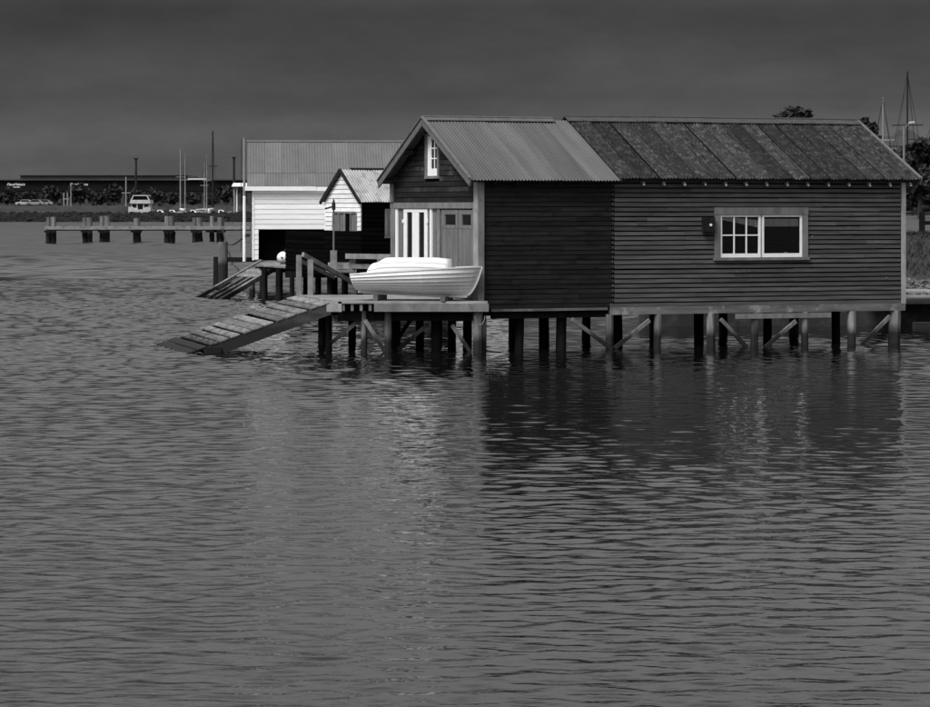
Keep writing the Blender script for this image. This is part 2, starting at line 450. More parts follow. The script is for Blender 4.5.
def leaf_crown(mb, c, rx, rz, n, leaf, seed, clumps=26):
    q = random.Random(seed)
    cl = []
    for _ in range(clumps):
        while True:
            p = [q.uniform(-1, 1) for _ in range(3)]
            if .15 < sum(a * a for a in p) < 1: break
        cl.append((c[0] + p[0] * rx * .78, c[1] + p[1] * rx * .78, c[2] + p[2] * rz * .75, q.uniform(.22, .42)))
    for i in range(n):
        k = cl[i % clumps]
        a, b_ = q.uniform(0, 6.283), math.acos(q.uniform(-1, 1)); r = k[3] * q.random() ** .4
        x = k[0] + math.sin(b_) * math.cos(a) * r * rx; y = k[1] + math.sin(b_) * math.sin(a) * r * rx; z = k[2] + math.cos(b_) * r * rz
        u = Vector((q.gauss(0, 1), q.gauss(0, 1), q.gauss(0, 1))).normalized() * leaf * q.uniform(.6, 1.3)
        w = u.cross(Vector((q.gauss(0, 1), q.gauss(0, 1), q.gauss(0, 1)))).normalized() * leaf * q.uniform(.4, .8)
        P = Vector((x, y, z))
        mb.quadmesh([P - u - w * .3, P + w, P + u, P - w], [(0, 1, 2, 3)])
def tree(label, px, top, base_z, Y, half, crown_bottom=None, n=900, leaf=.5, seed=1, m='foliage', group=None, clumps=26):
    x = wx(px, Y); zt = wz(top, Y); rx = half * Y / F
    zb = base_z + (zt - base_z) * .12 if crown_bottom is None else wz(crown_bottom, Y)
    o = thing('tree', label, 'tree', (x, Y, base_z), 0, group)
    tk = MB(); tk.sm = True
    h = zt - base_z
    tk.tube((0, 0, -.3), (0, 0, h * .6), h * .035, h * .018, 7, .15, segs=3)
    for k in range(5):
        a = k * 1.26 + seed; tk.tube((0, 0, h * (.25 + .06 * k)), (math.cos(a) * rx * .6, math.sin(a) * rx * .6, h * (.5 + .07 * k)), h * .016, h * .006, 5)
    tk.build('trunk', 'bark', o)
    cr = MB(); leaf_crown(cr, (0, 0, (zt + zb) / 2 - base_z), rx, (zt - zb) / 2, n, leaf, seed, clumps)
    cr.build('crown', m, o)
    return o
FT = [(7, 187, 8, 'leftmost dark tree in front of the far warehouse sign'), (15, 194, 6, 'low dark bush next to the leftmost far tree'),
      (27, 191, 8, 'rounded dark tree below the left warehouse sign'), (50, 184, 11, 'broad dark tree between the two warehouse signs'),
      (80, 183, 13, 'large dark tree hiding most of the second warehouse sign'), (100, 193, 7, 'low tree just right of the large sign-hiding tree'),
      (114, 182, 11, 'tall rounded tree left of the thin pale far light pole'), (135, 186, 10, 'dark tree directly behind the white motor launch'),
      (154, 188, 9, 'dark tree right of the white motor launch'), (172, 192, 8, 'low dark tree left of the pair of far masts'),
      (193, 193, 9, 'low wide tree between the two clusters of far masts'), (210, 195, 7, 'small dark tree behind the tallest far mast'),
      (226, 185, 10, 'dark tree left of the right-hand far floodlight mast')]
for i, (px, top, half, lab) in enumerate(FT):
    tree(lab, px, top, 3.5, 662 + (i % 3) * 6, half, n=700, leaf=.55, seed=i + 3, group='trees along the far shore')

# far warehouse
def build_warehouse():
    Y = 705.0
    o = thing('warehouse', 'long black warehouse with white signs across the harbour', 'warehouse', (0, Y, 3.55))
    X = lambda px: wx(px, Y)
    Z = lambda py: wz(py, Y) - 3.55
    MB().box(X(-60), X(252), 0, 40, Z(191), Z(180.5)).build('upper_wall', 'far_dark', o)
    MB().box(X(-60), X(252), .4, 39.6, -.3, Z(191)).build('lower_wall', 'far_grey', o)
    MB().hexa([(X(-62), -.8, Z(180.5)), (X(254), -.8, Z(180.5)), (X(254), 41, Z(180.5)), (X(-62), 41, Z(180.5)),
               (X(-62), -.8, Z(179.6)), (X(254), -.8, Z(179.6)), (X(254), 41, Z(178.5)), (X(-62), 41, Z(178.5))]).build('roof', 'far_roof', o)
    MB().box(X(17), X(186), 5, 30, Z(179.5), Z(175.4)).build('roof_monitor', 'far_roof', o)
    MB().box(X(187), X(206), 2, 30, Z(181), Z(178.6)).build('skylight', 'white', o)
    MB().box(X(17), X(186), 4.5, 30.5, Z(175.4), Z(174.9)).build('monitor_cap', 'far_grey', o)
    for k in range(30):
        px = -20 + k * 9
        w = MB().box(X(px), X(px + 5), .15, .45, 1.0, Z(193)).build('window', 'far_dark', o)
    for px0 in (7, 70):
        cu = bpy.data.curves.new('sign_lettering', 'FONT'); cu.body = 'PlaceMakers'; cu.size = 1.35; cu.shear = .22; cu.extrude = .05; cu.offset = .035
        tmp = bpy.data.objects.new('tmp', cu); COL.objects.link(tmp)
        dg = bpy.context.evaluated_depsgraph_get(); me = bpy.data.meshes.new_from_object(tmp.evaluated_get(dg))
        bpy.data.objects.remove(tmp)
        xs = [v.co.x for v in me.vertices]; s = (18 * Y / F) / (max(xs) - min(xs))
        me.transform(Matrix.Diagonal((s, s * 1.05, s, 1)))
        me.materials.clear(); me.materials.append(M['white'])
        g = link('sign_lettering', me, o, (X(px0), -.12, Z(185.6)), (R(90), 0, 0))
        MB().box(X(px0 + 6), X(px0 + 13), -.12, -.02, Z(187.6), Z(187)).build('sign_underline', 'white', o)
        MB().box(X(px0 + 6), X(px0 + 16), -.1, -.02, Z(181.9), Z(181.6)).build('sign_overline', 'far_grey', o)
build_warehouse()

def pole(name, label, cat, px, top, bottom, Y, w_px, m, base_z, extra=None, group=None):
    o = thing(name, label, cat, (wx(px, Y), Y, base_z), 0, group)
    h = wz(top, Y) - base_z; r = w_px * Y / F / 2
    MB().tube((0, 0, -.3), (0, 0, h), r, r * .75, 8).build('pole', m, o)
    MB().box(-r * 1.8, r * 1.8, -r * 1.8, r * 1.8, -.1, .15).build('base_plate', m, o)
    if extra: extra(o, h, Y / F)
    return o
def xarm(at, half):
    def f(o, h, s): MB().box(-half * s, half * s, -.08, .08, h - at * s - .1, h - at * s + .1).build('crossarm', 'metal', o)
    return f
def fhead(o, h, s):
    MB().box(-2.3 * s, 2.3 * s, -.5, .5, h, h + 1.0 * s).build('lamp_head', 'metal_dark', o)
    MB().box(-1.2 * s, 1.2 * s, -.3, .3, h - .9 * s, h).build('bracket', 'metal_dark', o)
def lamp(o, h, s):
    MB().box(0, 2.5 * s, -.1, .1, h - .15, h).build('arm', 'metal', o); MB().box(1.5 * s, 3.2 * s, -.15, .15, h - .3, h - .1).build('lamp_head', 'metal', o)
pole('floodlight_mast', 'dark floodlight mast rising above the warehouse roof behind the launch', 'light mast', 136, 159, 207, 690, 2.6, 'metal_dark', 3.5, fhead, 'floodlight masts on the far shore')
pole('floodlight_mast', 'dark floodlight mast close left of the tall white pole', 'light mast', 234, 158, 207, 662, 2.8, 'metal_dark', 3.5, fhead, 'floodlight masts on the far shore')
pole('light_pole', 'thin pale pole with a crossarm left of the white launch', 'pole', 126, 177, 207, 646, 1.6, 'metal', 3.5, xarm(16, 4.5))
pole('street_lamp', 'thin pale lamp post in front of the second warehouse sign', 'street lamp', 71, 184, 207, 645, 1.2, 'metal', 3.5, None)
pole('street_lamp', 'short pale post with a round white top right of the white pole pair', 'street lamp', 237, 186, 208, 640, 1.8, 'white', 3.5 if False else 1.0, lamp)
# frame of pale posts beside the lamp post
o = thing('boat_rack', 'pale open rack of posts on the far bank between two trees', 'rack', (wx(66, 648), 648, 3.5))
for k in (-2.2, 1.4): MB().box(k * .23 - .12, k * .23 + .12, -.12, .12, -.3, wz(193, 648) - 3.5).build('post', 'metal', o)
MB().box(-.8, .8, -.1, .1, wz(199, 648) - 3.6, wz(199, 648) - 3.4).build('crossbar', 'metal', o)

for px, w, top, lab in ((60, 5, 203.3, 'grey box hut right of the broad far tree'), (94, 5, 202.4, 'grey box hut below the low tree on the far bank'), (109, 5, 203, 'grey box hut under the tall rounded far tree'), (160, 5, 203, 'grey box hut right of the launch, among far masts')):
    Y = 650; o = thing('storage_hut', lab, 'hut', (wx(px, Y), Y, 3.5)); h = wz(top, Y) - 3.5; r = w * Y / F / 2
    MB().box(-r, r, -1, 1, -.1, h).build('wall', 'far_grey', o); MB().box(-r - .1, r + .1, -1.1, 1.1, h, h + .1).build('roof', 'far_roof', o)
    MB().box(-.35, .35, -1.06, -1.0, 0, h * .75).build('door', 'far_dark', o)

def car(px, Y, z, label, m):
    o = thing('parked_car', label, 'car', (wx(px, Y), Y, z), 0, 'cars parked on the far shore')
    b = MB()
    prof = [(-2.1, .35), (-2.1, .85), (-1.2, .95), (-.6, 1.45), (.9, 1.45), (1.6, .95), (2.1, .85), (2.1, .35)]
    n = len(prof); b.v = [(x, -.8, q) for x, q in prof] + [(x, .8, q) for x, q in prof]
    b.f = [tuple(range(n)), tuple(range(2 * n - 1, n - 1, -1))] + [(i, (i + 1) % n, n + (i + 1) % n, n + i) for i in range(n)]
    b.build('body', m, o)
    MB().hexa([(-1.0, -.82, .98), (1.35, -.82, .98), (1.35, .82, .98), (-1.0, .82, .98), (-.6, -.82, 1.36), (.85, -.82, 1.36), (.85, .82, 1.36), (-.6, .82, 1.36)]).build('window', 'far_dark', o)
    for x in (-1.3, 1.3):
        for y in (-.72, .72):
            w = MB().tube((x, y - .1, .33), (x, y + .1, .33), .33, n=12).build('wheel', 'tyre', o)
car(25, 648, 3.5, 'pale car parked at the far left below the first sign', 'house')
car(35, 646, 3.5, 'grey car beside the pale car on the far bank', 'metal')
car(44, 650, 3.5, 'light grey car left of the broad far tree trunk', 'metal')

# motor launch and moored yachts behind the breakwater
M['boat_far'] = mat('chalky boat paint', .42, .2, .6, (.8, .8, .8), bump=0)
def launch():
    Y = 632.0; s = Y / F
    o = thing('motor_launch', 'white motor launch with flybridge moored behind the breakwater', 'boat_far', (wx(142, Y), Y, 0))
    Z = lambda py: wz(py, Y)
    def slab(name, m, x0, x1, xt0, xt1, z0, z1, y0=-4, y1=4, par=o):
        return MB().hexa([(x0 * s, y0, z0), (x1 * s, y0, z0), (x1 * s, y1, z0), (x0 * s, y1, z0), (xt0 * s, y0, z1), (xt1 * s, y0, z1), (xt1 * s, y1, z1), (xt0 * s, y1, z1)]).build(name, m, par)
    slab('hull', 'boat_far', -9, 9, -11.2, 11.2, -.4, Z(209.5), -5, 5)
    slab('cockpit_rail', 'boat_far', -11, -5.5, -11, -6, Z(209.5), Z(207), -5, -4.8); slab('cockpit_rail', 'boat_far', 5.5, 11, 6, 11, Z(209.5), Z(207), -5, -4.8)
    slab('cabin', 'boat_far', -9, 9, -9, 9, Z(209.5), Z(203.6), -3.4, 3)
    slab('door', 'far_dark', -2.5, 2.5, -2.5, 2.5, Z(209.3), Z(204.2), -3.5, -3.39)
    for k in (-1, 1): slab('window', 'far_dark', *(sorted((k * 4, k * 8)) * 2), Z(207.5), Z(204.4), -3.5, -3.39)
    slab('flybridge', 'boat_far', -10.5, 10.5, -9.5, 9.5, Z(203.6), Z(200), -3.8, 3)
    slab('windscreen', 'far_dark', -8.6, 8.6, -6.6, 6.6, Z(199.9), Z(196.2), -2.9, 2.4)
    slab('hardtop', 'boat_far', -7.6, 7.6, -6.8, 6.8, Z(196.2), Z(195.2), -3.6, 2.8)
    for k in (-1, 1): slab('pillar', 'boat_far', *(sorted((k * 8.2, k * 9.4))), *(sorted((k * 6.4, k * 7.6))), Z(200), Z(196.2), -3.6, -3.3)
launch()
def yacht(px, top, Y, label, hull_len, base, m='metal', wpx=1.3, group=None, hull_m='boat_far', rz=0.0, stays=True, sx=3.0):
    s = Y / F
    o = thing('yacht', label, 'yacht', (wx(px, Y), Y, base), rz, group)
    h = MB(); h.sm = True
    st = [(-.5, .75, .85), (-.25, .95, .8), (0, 1, .82), (.25, .8, .9), (.42, .4, 1.0), (.5, .02, 1.1)]
    bm_ = hull_len * .15
    for t_, b_, z_ in st:
        for y_, q in ((-1, 1), (-.8, .35), (0, 0), (.8, .35), (1, 1)): h.v.append((t_ * hull_len, y_ * b_ * bm_, -.35 + q * (z_ + .55) * 1.15))
    for i in range(len(st) - 1):
        for j in range(4): a = i * 5 + j; h.f.append((a, a + 1, a + 6, a + 5))
        a = i * 5; h.f.append((a, a + 5, a + 9, a + 4))
    h.f.append((0, 1, 2, 3, 4)); h.build('hull', hull_m, o)
    MB().hexa([(-.2 * hull_len, -bm_ * .55, 1.0), (.2 * hull_len, -bm_ * .45, 1.05), (.2 * hull_len, bm_ * .45, 1.05), (-.2 * hull_len, bm_ * .55, 1.0),
               (-.18 * hull_len, -bm_ * .45, 1.75), (.1 * hull_len, -bm_ * .35, 1.7), (.1 * hull_len, bm_ * .35, 1.7), (-.18 * hull_len, bm_ * .45, 1.75)]).build('cabin', hull_m, o)
    ht = wz(top, Y) - base; r = wpx * s / 2
    MB().tube((.08 * hull_len, 0, .8), (.08 * hull_len, 0, ht), r, r * .7, 8).build('mast', m, o)
    MB().tube((.08 * hull_len, 0, 2.2), (-.36 * hull_len, 0, 2.1), r * 1.3, r * 1.2, 8).build('boom', 'cloth', o)
    zs = .6 * ht
    MB().beam((.08 * hull_len, -bm_ * .7, zs), (.08 * hull_len, bm_ * .7, zs), r, r).build('spreader', m, o)
    if stays:
        w = max(.034, .30 * s * .5)
        for q in (((.08 * hull_len, 0, ht), (.49 * hull_len, 0, 1.2)), ((.08 * hull_len, 0, ht), (-.49 * hull_len, 0, 1.1)),
                  ((.08 * hull_len, 0, ht * .98), (.06 * hull_len, -bm_ * .95, 1.0)), ((.08 * hull_len, 0, ht * .98), (.06 * hull_len, bm_ * .95, 1.0))):
            MB().tube(q[0], q[1], w / 2, n=5).build('stay', 'metal_dark', o)
    return o
G = 'yachts moored behind the breakwater'
for px, top, Y, lab, m_, w in ((181, 149, 636, 'yacht with the left mast of the close far pair', 'metal', 1.5), (184.5, 154, 643, 'yacht with the right, shorter mast of the close far pair', 'metal', 1.2),
                        (203, 163, 634, 'yacht with the shortest mast left of the tallest far one', 'metal', 1.0), (206.5, 155, 641, 'yacht with the pale mast between the shortest and tallest', 'metal', 1.1),
                        (212, 131, 637, 'yacht with the tallest, darkest mast on the far shore', 'metal_dark', 2.0)):
    yacht(px, top, Y, lab, 9.5, .55, m_, w, G, rz=R(90 + (px % 7) * 6 - 20))
for px, Y, lab in ((160, 630, 'small white boat moored just right of the launch'), (172, 631, 'small white boat left of the close far mast pair'), (193, 630, 'small white boat between the far mast clusters'), (221, 631, 'small white boat right of the tallest far mast')):
    o = thing('moored_boat', lab, 'boat', (wx(px, Y), Y, .5), 0, 'small white boats behind the breakwater')
    h = MB(); L_ = 2.4
    for t_, b_, z_ in ((-1, .8, 1.55), (0, .95, 1.5), (.6, .7, 1.65), (1, .03, 1.9)):
        for y_, q in ((-1, 1), (-.6, 0), (.6, 0), (1, 1)): h.v.append((t_ * L_, y_ * b_, -.4 + q * (z_ + .4)))
    for i in range(3):
        for j in range(3): a = i * 4 + j; h.f.append((a, a + 1, a + 5, a + 4))
        h.f.append((i * 4, i * 4 + 4, i * 4 + 7, i * 4 + 3))
    h.f.append((0, 1, 2, 3)); h.build('hull', 'boat_far', o)
    MB().hexa([(-.6, -.6, 1.5), (.9, -.5, 1.5), (.9, .5, 1.5), (-.6, .6, 1.5), (-.5, -.5, 2.1), (.4, -.4, 2.1), (.4, .4, 2.1), (-.5, .5, 2.1)]).build('cabin', 'boat', o)
    MB().box(-.3, .3, -.62, -.5, 1.65, 1.95).build('window', 'far_dark', o)
# white canopy near the right floodlight mast
Y = 640; o = thing('marina_shelter', 'white flat-roofed shelter behind the tall white pole', 'shelter', (wx(241, Y), Y, .5))
MB().hexa([(-2.0, -2, 7.4), (3.5, -2, 7.4), (3.5, 2, 7.4), (-2.0, 2, 7.4), (-1.6, -1.8, 8.2), (3.2, -1.8, 8.2), (3.2, 1.8, 8.2), (-1.6, 1.8, 8.2)]).build('roof', 'white', o)
for x in (-1.5, 3):
    for y in (-1.5, 1.5): MB().box(x - .1, x + .1, y - .1, y + .1, -1.5, 7.4).build('post', 'metal', o)

# old pier
def old_pier():
    Y0 = 246.0
    o = thing('old_pier', 'row of worn timber pier piles joined by one long beam', 'pier', (wx(130, Y0), Y0, 0))
    X = lambda px: wx(px, Y0) - wx(130, Y0)
    s = Y0 / F
    for px, tops, n in ((51, 217, 2), (87.5, 217.5, 2), (104.5, 216, 2), (137, 218, 1), (169.5, 216.5, 2), (197, 217.5, 2), (212, 216.5, 1), (220.5, 217, 1)):
        zt = wz(tops, Y0)
        offs = (-2.3, 2.3) if n == 2 else (0,)
        r = (2.8 if n == 2 else 3.4) * s
        if px == 212: r = 2.2 * s
        for k in offs:
            q = MB(); q.tube((X(px) + k * s, 0, -1.2), (X(px) + k * s, 0, zt + (rnd.random() - .5) * .08), r * 1.05, r * .95, 9, .18, segs=5)
            q.build('pile', 'far_pile', o)
            q = MB(); q.tube((X(px) + k * s, 0, -1.0), (X(px) + k * s + rnd.uniform(-.06, .06), 0, .85 + rnd.random() * .2), r * 1.15, r * 1.02, 9, .5, segs=6); q.build('weed_growth', 'pile_dark', o)
        MB().box(X(px) - 5.6 * s, X(px) + 5.6 * s, -.75, -.42, wz(232.4, Y0), wz(230.4, Y0)).build('waling', 'pile_dark', o)
        if n == 2: MB().box(X(px) - 1.1 * s, X(px) + 1.1 * s, -.15, .15, zt - .9, zt - .04).build('packing_block', 'far_pile', o)
    MB().box(X(45), X(250), -.4, -.12, wz(229.6, Y0), wz(226.2, Y0)).build('beam', 'plank', o)
    MB().box(X(45), X(250), .5, .75, wz(230.8, Y0), wz(229, Y0)).build('beam', 'pile_dark', o)
old_pier()

# ------------------------------------------------------------------ the dark boat shed
P0 = Vector((wx(480, 60), 60.0, 0)); TH = R(21.5)
U = Vector((math.cos(TH), math.sin(TH), 0)); V = Vector((-math.sin(TH), math.cos(TH), 0))
def su(px):     # along the side wall
    k = (px - 465) / F; return (P0.x - k * P0.y) / (k * U.y - U.x)
def tg(px):     # along the gable wall
    k = (px - 465) / F; return (P0.x - k * P0.y) / (k * V.y - V.x)
def zs(px, py): s_ = su(px); return wz(py, P0.y + U.y * s_)
def zg(px, py): t_ = tg(px); return wz(py, P0.y + V.y * t_)
LS = su(903); SPLIT = su(612); WG = tg(393); RID = WG / 2
ZB, ZE, ZR, EO, GO = .90, 3.635, 5.02, .20, .27
SL = (ZR - ZE) / (RID + EO)
def roof_z(y): return ZR - abs(y - RID) * SL
shed = thing('boat_shed', 'long dark weatherboard boat shed on piles with white two-part side window', 'boat shed', P0, TH)

def board(name, axis, a0, a1, z0, z1, thick, gap, m, parent, ea0=None, ea1=None):
    """weatherboard: wedge, thicker at its lower edge, recessed joint above"""
    zt = z1 - gap; b0 = a0 if ea0 is None else ea0; b1 = a1 if ea1 is None else ea1
    j = (rnd.random() - .5) * .004
    c = Vector(((a0 + a1) / 2, 0, z0)) if axis == 'x' else Vector((0, (a0 + a1) / 2, z0))
    mb = MB()
    def P(a, dpt, z): return (a - c.x, -dpt, z - z0) if axis == 'x' else (-dpt, a - c.y, z - z0)
    lo, hi = thick + j, thick * .62 + j
    mb.hexa([P(a0, lo, z0), P(a1, lo, z0), P(a1, -.004, z0), P(a0, -.004, z0), P(b0, hi, zt), P(b1, hi, zt), P(b1, -.004, zt), P(b0, -.004, zt)])
    o = mb.build(name, m, parent); o.location = c
    e_ = rnd.uniform(-.0016, .0016)
    o.rotation_euler = (0, e_, 0) if axis == 'x' else (e_, 0, 0)
    return o
def minus(spans, cut):
    out = []
    for a, b in spans:
        if cut[1] <= a or cut[0] >= b: out.append((a, b)); continue
        if cut[0] - a > .02: out.append((a, cut[0]))
        if b - cut[1] > .02: out.append((cut[1], b))
    return out

# window opening in the side wall (frame outside edges)
WX0, WX1 = su(714), su(807); WZ0, WZ1 = zs(760, 258), zs(760, 207.5)
PITCH = (3.60 - ZB) / 26
for sec, x0, x1, m, gap, th in (('a', .07, SPLIT - .02, 'board_new', .010, .022), ('b', SPLIT + .05, LS - .06, 'board_old', .027, .030)):
    for i in range(26):
        z0 = ZB + i * PITCH; z1 = z0 + PITCH
        spans = [(x0, x1)]
        if sec == 'b' and z1 > WZ0 and z0 < WZ1: spans = minus(spans, (WX0, WX1))
        if sec == 'b' and i == 0: spans = [(SPLIT - .06, LS - .06)]
        for a, b in spans:
            cuts = [a]
            if b - a > 2.2:
                c_ = a + (b - a) * rnd.uniform(.22, .78); cuts.append(c_)
            cuts.append(b)
            for k_ in range(len(cuts) - 1):
                board('weatherboard', 'x', cuts[k_] + (.0015 if k_ else 0), cuts[k_ + 1], z0 + rnd.uniform(-.003, .003), z1 + rnd.uniform(-.003, .003), th, gap + rnd.uniform(-.003, .004), m, shed)
# stepped ends of the old boards at the joint
for i in range(26):
    z0 = ZB + .02 + i * PITCH
    MB().box(SPLIT - .004 + rnd.uniform(-.006, .006), SPLIT + .022, -.030, -.002, z0, z0 + PITCH * .6).build('joint_block', 'board_old', shed)
# sheathing / structure walls
wl = MB()
wl.box(0, WX0 + .03, .004, .06, ZB - .02, 3.68); wl.box(WX1 - .03, LS, .004, .06, ZB - .02, 3.68)
wl.box(WX0 + .03, WX1 - .03, .004, .06, ZB - .02, WZ0 + .03); wl.box(WX0 + .03, WX1 - .03, .004, .06, WZ1 - .03, 3.68)
wl.build('wall', 'sheathing', shed)
MB().box(0, LS, WG - .06, WG - .004, ZB - .02, 3.68).build('wall', 'board_old', shed)
eg = MB(); eg.v = [(LS - .06, .06, ZB), (LS - .06, WG - .06, ZB), (LS - .06, WG - .06, 3.66), (LS - .06, RID, 4.93), (LS - .06, .06, 3.66),
                   (LS - .004, .06, ZB), (LS - .004, WG - .06, ZB), (LS - .004, WG - .06, 3.66), (LS - .004, RID, 4.93), (LS - .004, .06, 3.66)]
eg.f = [(0, 1, 2, 3, 4), (9, 8, 7, 6, 5)] + [(i, (i + 1) % 5, 5 + (i + 1) % 5, 5 + i) for i in range(5)]
eg.build('wall', 'board_old', shed)
MB().box(.06, LS - .06, .06, WG - .06, ZB - .05, ZB + .02).build('floor', 'bearer', shed)

# gable wall
DH = zg(435, 202.5)       # top of the door head beam
DHB = zg(435, 208.5)      # underside of it
GW0, GW1, GWZ0, GWZ1 = tg(440.2), tg(426.5), zg(433, 176), zg(433, 136)
for i in range(40):
    z0 = DH + i * .118; z1 = z0 + .118
    if z0 > 4.9: break
    def ext(z): return max(.03, RID - (ZR - .05 - z) / SL), min(WG - .03, RID + (ZR - .05 - z) / SL)
    lo, hi = ext(z0); lo2, hi2 = ext(z1)
    if hi2 - lo2 < .1: lo2 = hi2 = RID
    sp = minus([(lo, hi)], (GW0, GW1)) if (z1 > GWZ0 and z0 < GWZ1) else [(lo, hi)]
    for a, b in sp:
        board('weatherboard', 'y', a, b, z0, z1, .026, .012, 'board_gable', shed, max(a, lo2) if a == lo else a, min(b, hi2) if b == hi else b)
gw = MB()
def gpoly(pts):
    n = len(pts); o_ = len(gw.v)
    gw.v += [(.004, y, z) for y, z in pts] + [(.06, y, z) for y, z in pts]
    gw.f += [tuple(o_ + i for i in range(n)), tuple(o_ + n + i for i in reversed(range(n)))] + [(o_ + i, o_ + (i + 1) % n, o_ + n + (i + 1) % n, o_ + n + i) for i in range(n)]
rz_ = lambda y: roof_z(y) - .06
a_, b_ = GW0 + .03, GW1 - .03
gpoly([(.03, DH), (a_, DH), (a_, rz_(a_)), (.03, rz_(.03))])
gpoly([(b_, DH), (WG - .03, DH), (WG - .03, rz_(WG - .03)), (b_, rz_(b_))])
gpoly([(a_, DH), (b_, DH), (b_, GWZ0 + .03), (a_, GWZ0 + .03)])
gpoly([(a_, GWZ1 - .03), (b_, GWZ1 - .03), (b_, rz_(b_)), (RID, rz_(RID)), (a_, rz_(a_))] if a_ < RID < b_ else [(a_, GWZ1 - .03), (b_, GWZ1 - .03), (b_, rz_(b_)), (a_, rz_(a_))])
gw.build('wall', 'sheathing', shed)

def gbox(name, m, p0, p1, z0, z1, d0, d1, parent=None):      # a box on the gable face between two photo columns
    y0, y1 = sorted((tg(p0), tg(p1)))
    return MB().box(-d1, -d0, y0, y1, z0, z1).build(name, m, parent or shed)
ZD = 1.10
# gable window
win = gbox('window', 'trim', 426.5, 440.2, GWZ0 - .06, GWZ0, -.02, .055)
gbox('jamb', 'trim', 426.5, 428.2, GWZ0, GWZ1, -.02, .045, win); gbox('jamb', 'trim', 438.8, 440.2, GWZ0, GWZ1, -.02, .045, win)
gbox('head', 'trim', 426.5, 440.2, GWZ1, GWZ1 + .05, -.02, .05, win)
gbox('sash', 'white', 428.2, 431.6, GWZ0, GWZ1, -.03, .014, win); gbox('sash', 'white', 437.4, 438.8, GWZ0, GWZ1, -.03, .014, win)
gbox('sash', 'white', 431.6, 437.4, GWZ0, GWZ0 + .16, -.03, .014, win); gbox('sash', 'white', 431.6, 437.4, GWZ1 - .05, GWZ1, -.03, .014, win)
for k in (1, 2):
    z = GWZ0 + .16 + (GWZ1 - .05 - GWZ0 - .16) * k / 3
    gbox('glazing_bar', 'white', 431.6, 437.4, z - .012, z + .012, -.02, .006, win)
gbox('glazing_bar', 'white', 434.2, 434.9, GWZ0 + .16, GWZ1 - .05, -.025, .004, win)
for k in range(3):
    za = GWZ0 + .16 + (GWZ1 - .05 - GWZ0 - .16) * k / 3; zb = GWZ0 + .16 + (GWZ1 - .05 - GWZ0 - .16) * (k + 1) / 3
    gbox('pane', 'glass', 431.6, 434.2, za + .012, zb - .012, -.006, -.002, win); gbox('pane', 'glass', 434.9, 437.4, za + .012, zb - .012, -.006, -.002, win)
# door wall below
gbox('head_beam', 'trim', 391.5, 477, DHB, DH - .003, -.06, .035)
gbox('post', 'trim', 391.8, 395.5, ZB, DHB, -.06, .03)
gbox('door_jamb', 'white', 395.7, 397.9, ZD, DHB, -.06, .012)
gbox('side_panel', 'door_grey', 398.0, 403.8, ZD, DHB, -.05, -.01)
dr = gbox('door', 'white', 404.0, 427.6, DHB - .085, DHB - .01, -.02, .014)
for p0, p1 in ((404.0, 407.2), (412.6, 415.8), (415.9, 419.0), (424.6, 427.6)): gbox('stile', 'white', p0, p1, ZD, DHB - .086, -.02, .012, dr)
for p0, p1 in ((407.2, 412.6), (419.0, 424.6)):
    gbox('bottom_rail', 'white', p0, p1, ZD, ZD + .5, -.02, .010, dr); gbox('pane', 'glass', p0, p1, ZD + .5, DHB - .086, -.008, -.003, dr)
for p0 in (403.0, 427.0):
    gbox('hinge', 'white', p0, p0 + 1.6, DHB - .33, DHB - .25, .013, .025, dr)
gbox('side_panel', 'door_grey', 427.8, 430.0, ZD, DHB, -.05, .0)
gbox('door_jamb', 'white', 430.1, 431.8, ZD, DHB, -.06, .010)
gbox('side_panel', 'door_grey', 432.0, 437.6, ZD, DHB, -.05, -.02)
gbox('post', 'trim', 437.8, 440.2, ZB, DHB, -.06, .015)
for leaf, (p0, p1) in enumerate(((442.0, 458.2), (458.9, 473.6))):
    zt = DHB - .03; wz0, wz1 = zt - .33, zt - .10
    q0, q1 = p0 + 3.2, p1 - 2.2
    d_ = gbox('door', 'door_grey', p0, p1, ZD, wz0 - .08, -.04, .0)
    n_pl = 4
    for k in range(n_pl):
        aa = p0 + (p1 - p0) * k / n_pl; bb = p0 + (p1 - p0) * (k + 1) / n_pl
        gbox('plank', 'door_grey', aa + .12, bb - .12, ZD + .01, wz0 - .085, .0005, .008, d_)
    gbox('rail', 'door_grey', p0, p1, wz0 - .078, wz0, -.04, .012, d_)
    gbox('rail', 'door_grey', p0, p1, wz1, zt, -.04, .010, d_)
    gbox('stile', 'door_grey', p0, q0, wz0 + .001, wz1 - .001, -.04, .010, d_); gbox('stile', 'door_grey', q1, p1, wz0 + .001, wz1 - .001, -.04, .010, d_)
    gbox('pane', 'glass', q0, q1, wz0, wz1, -.02, -.015, d_)
    gbox('blind', 'trim', q0 + 1.2, q1, wz0 + .01, wz0 + .09, -.035, -.03, d_)
gbox('post', 'trim', 474.4, 477.2, ZB, DHB, -.06, .04)
gbox('threshold', 'bearer', 392, 477, ZB - .02, ZD - .01, -.06, .05)
MB().box(.08, .10, .2, WG - .2, ZD, DH).build('inner_lining', 'sheathing', shed)   # dark lining seen through the doors
# corner boards
MB().box(-.07, -.008, -.035, .20, ZB - .25, 3.60).build('corner_board', 'trim_pale', shed)
MB().box(-.07, .068, -.075, -.038, ZB - .35, 3.60).build('corner_board', 'trim', shed)
MB().box(LS - .055, LS + .05, -.045, .0, ZB - .02, 3.62).build('corner_board', 'trim_pale', shed)
MB().box(-.07, -.008, WG - .12, WG + .03, DH + .01, 3.60).build('corner_board', 'trim', shed)

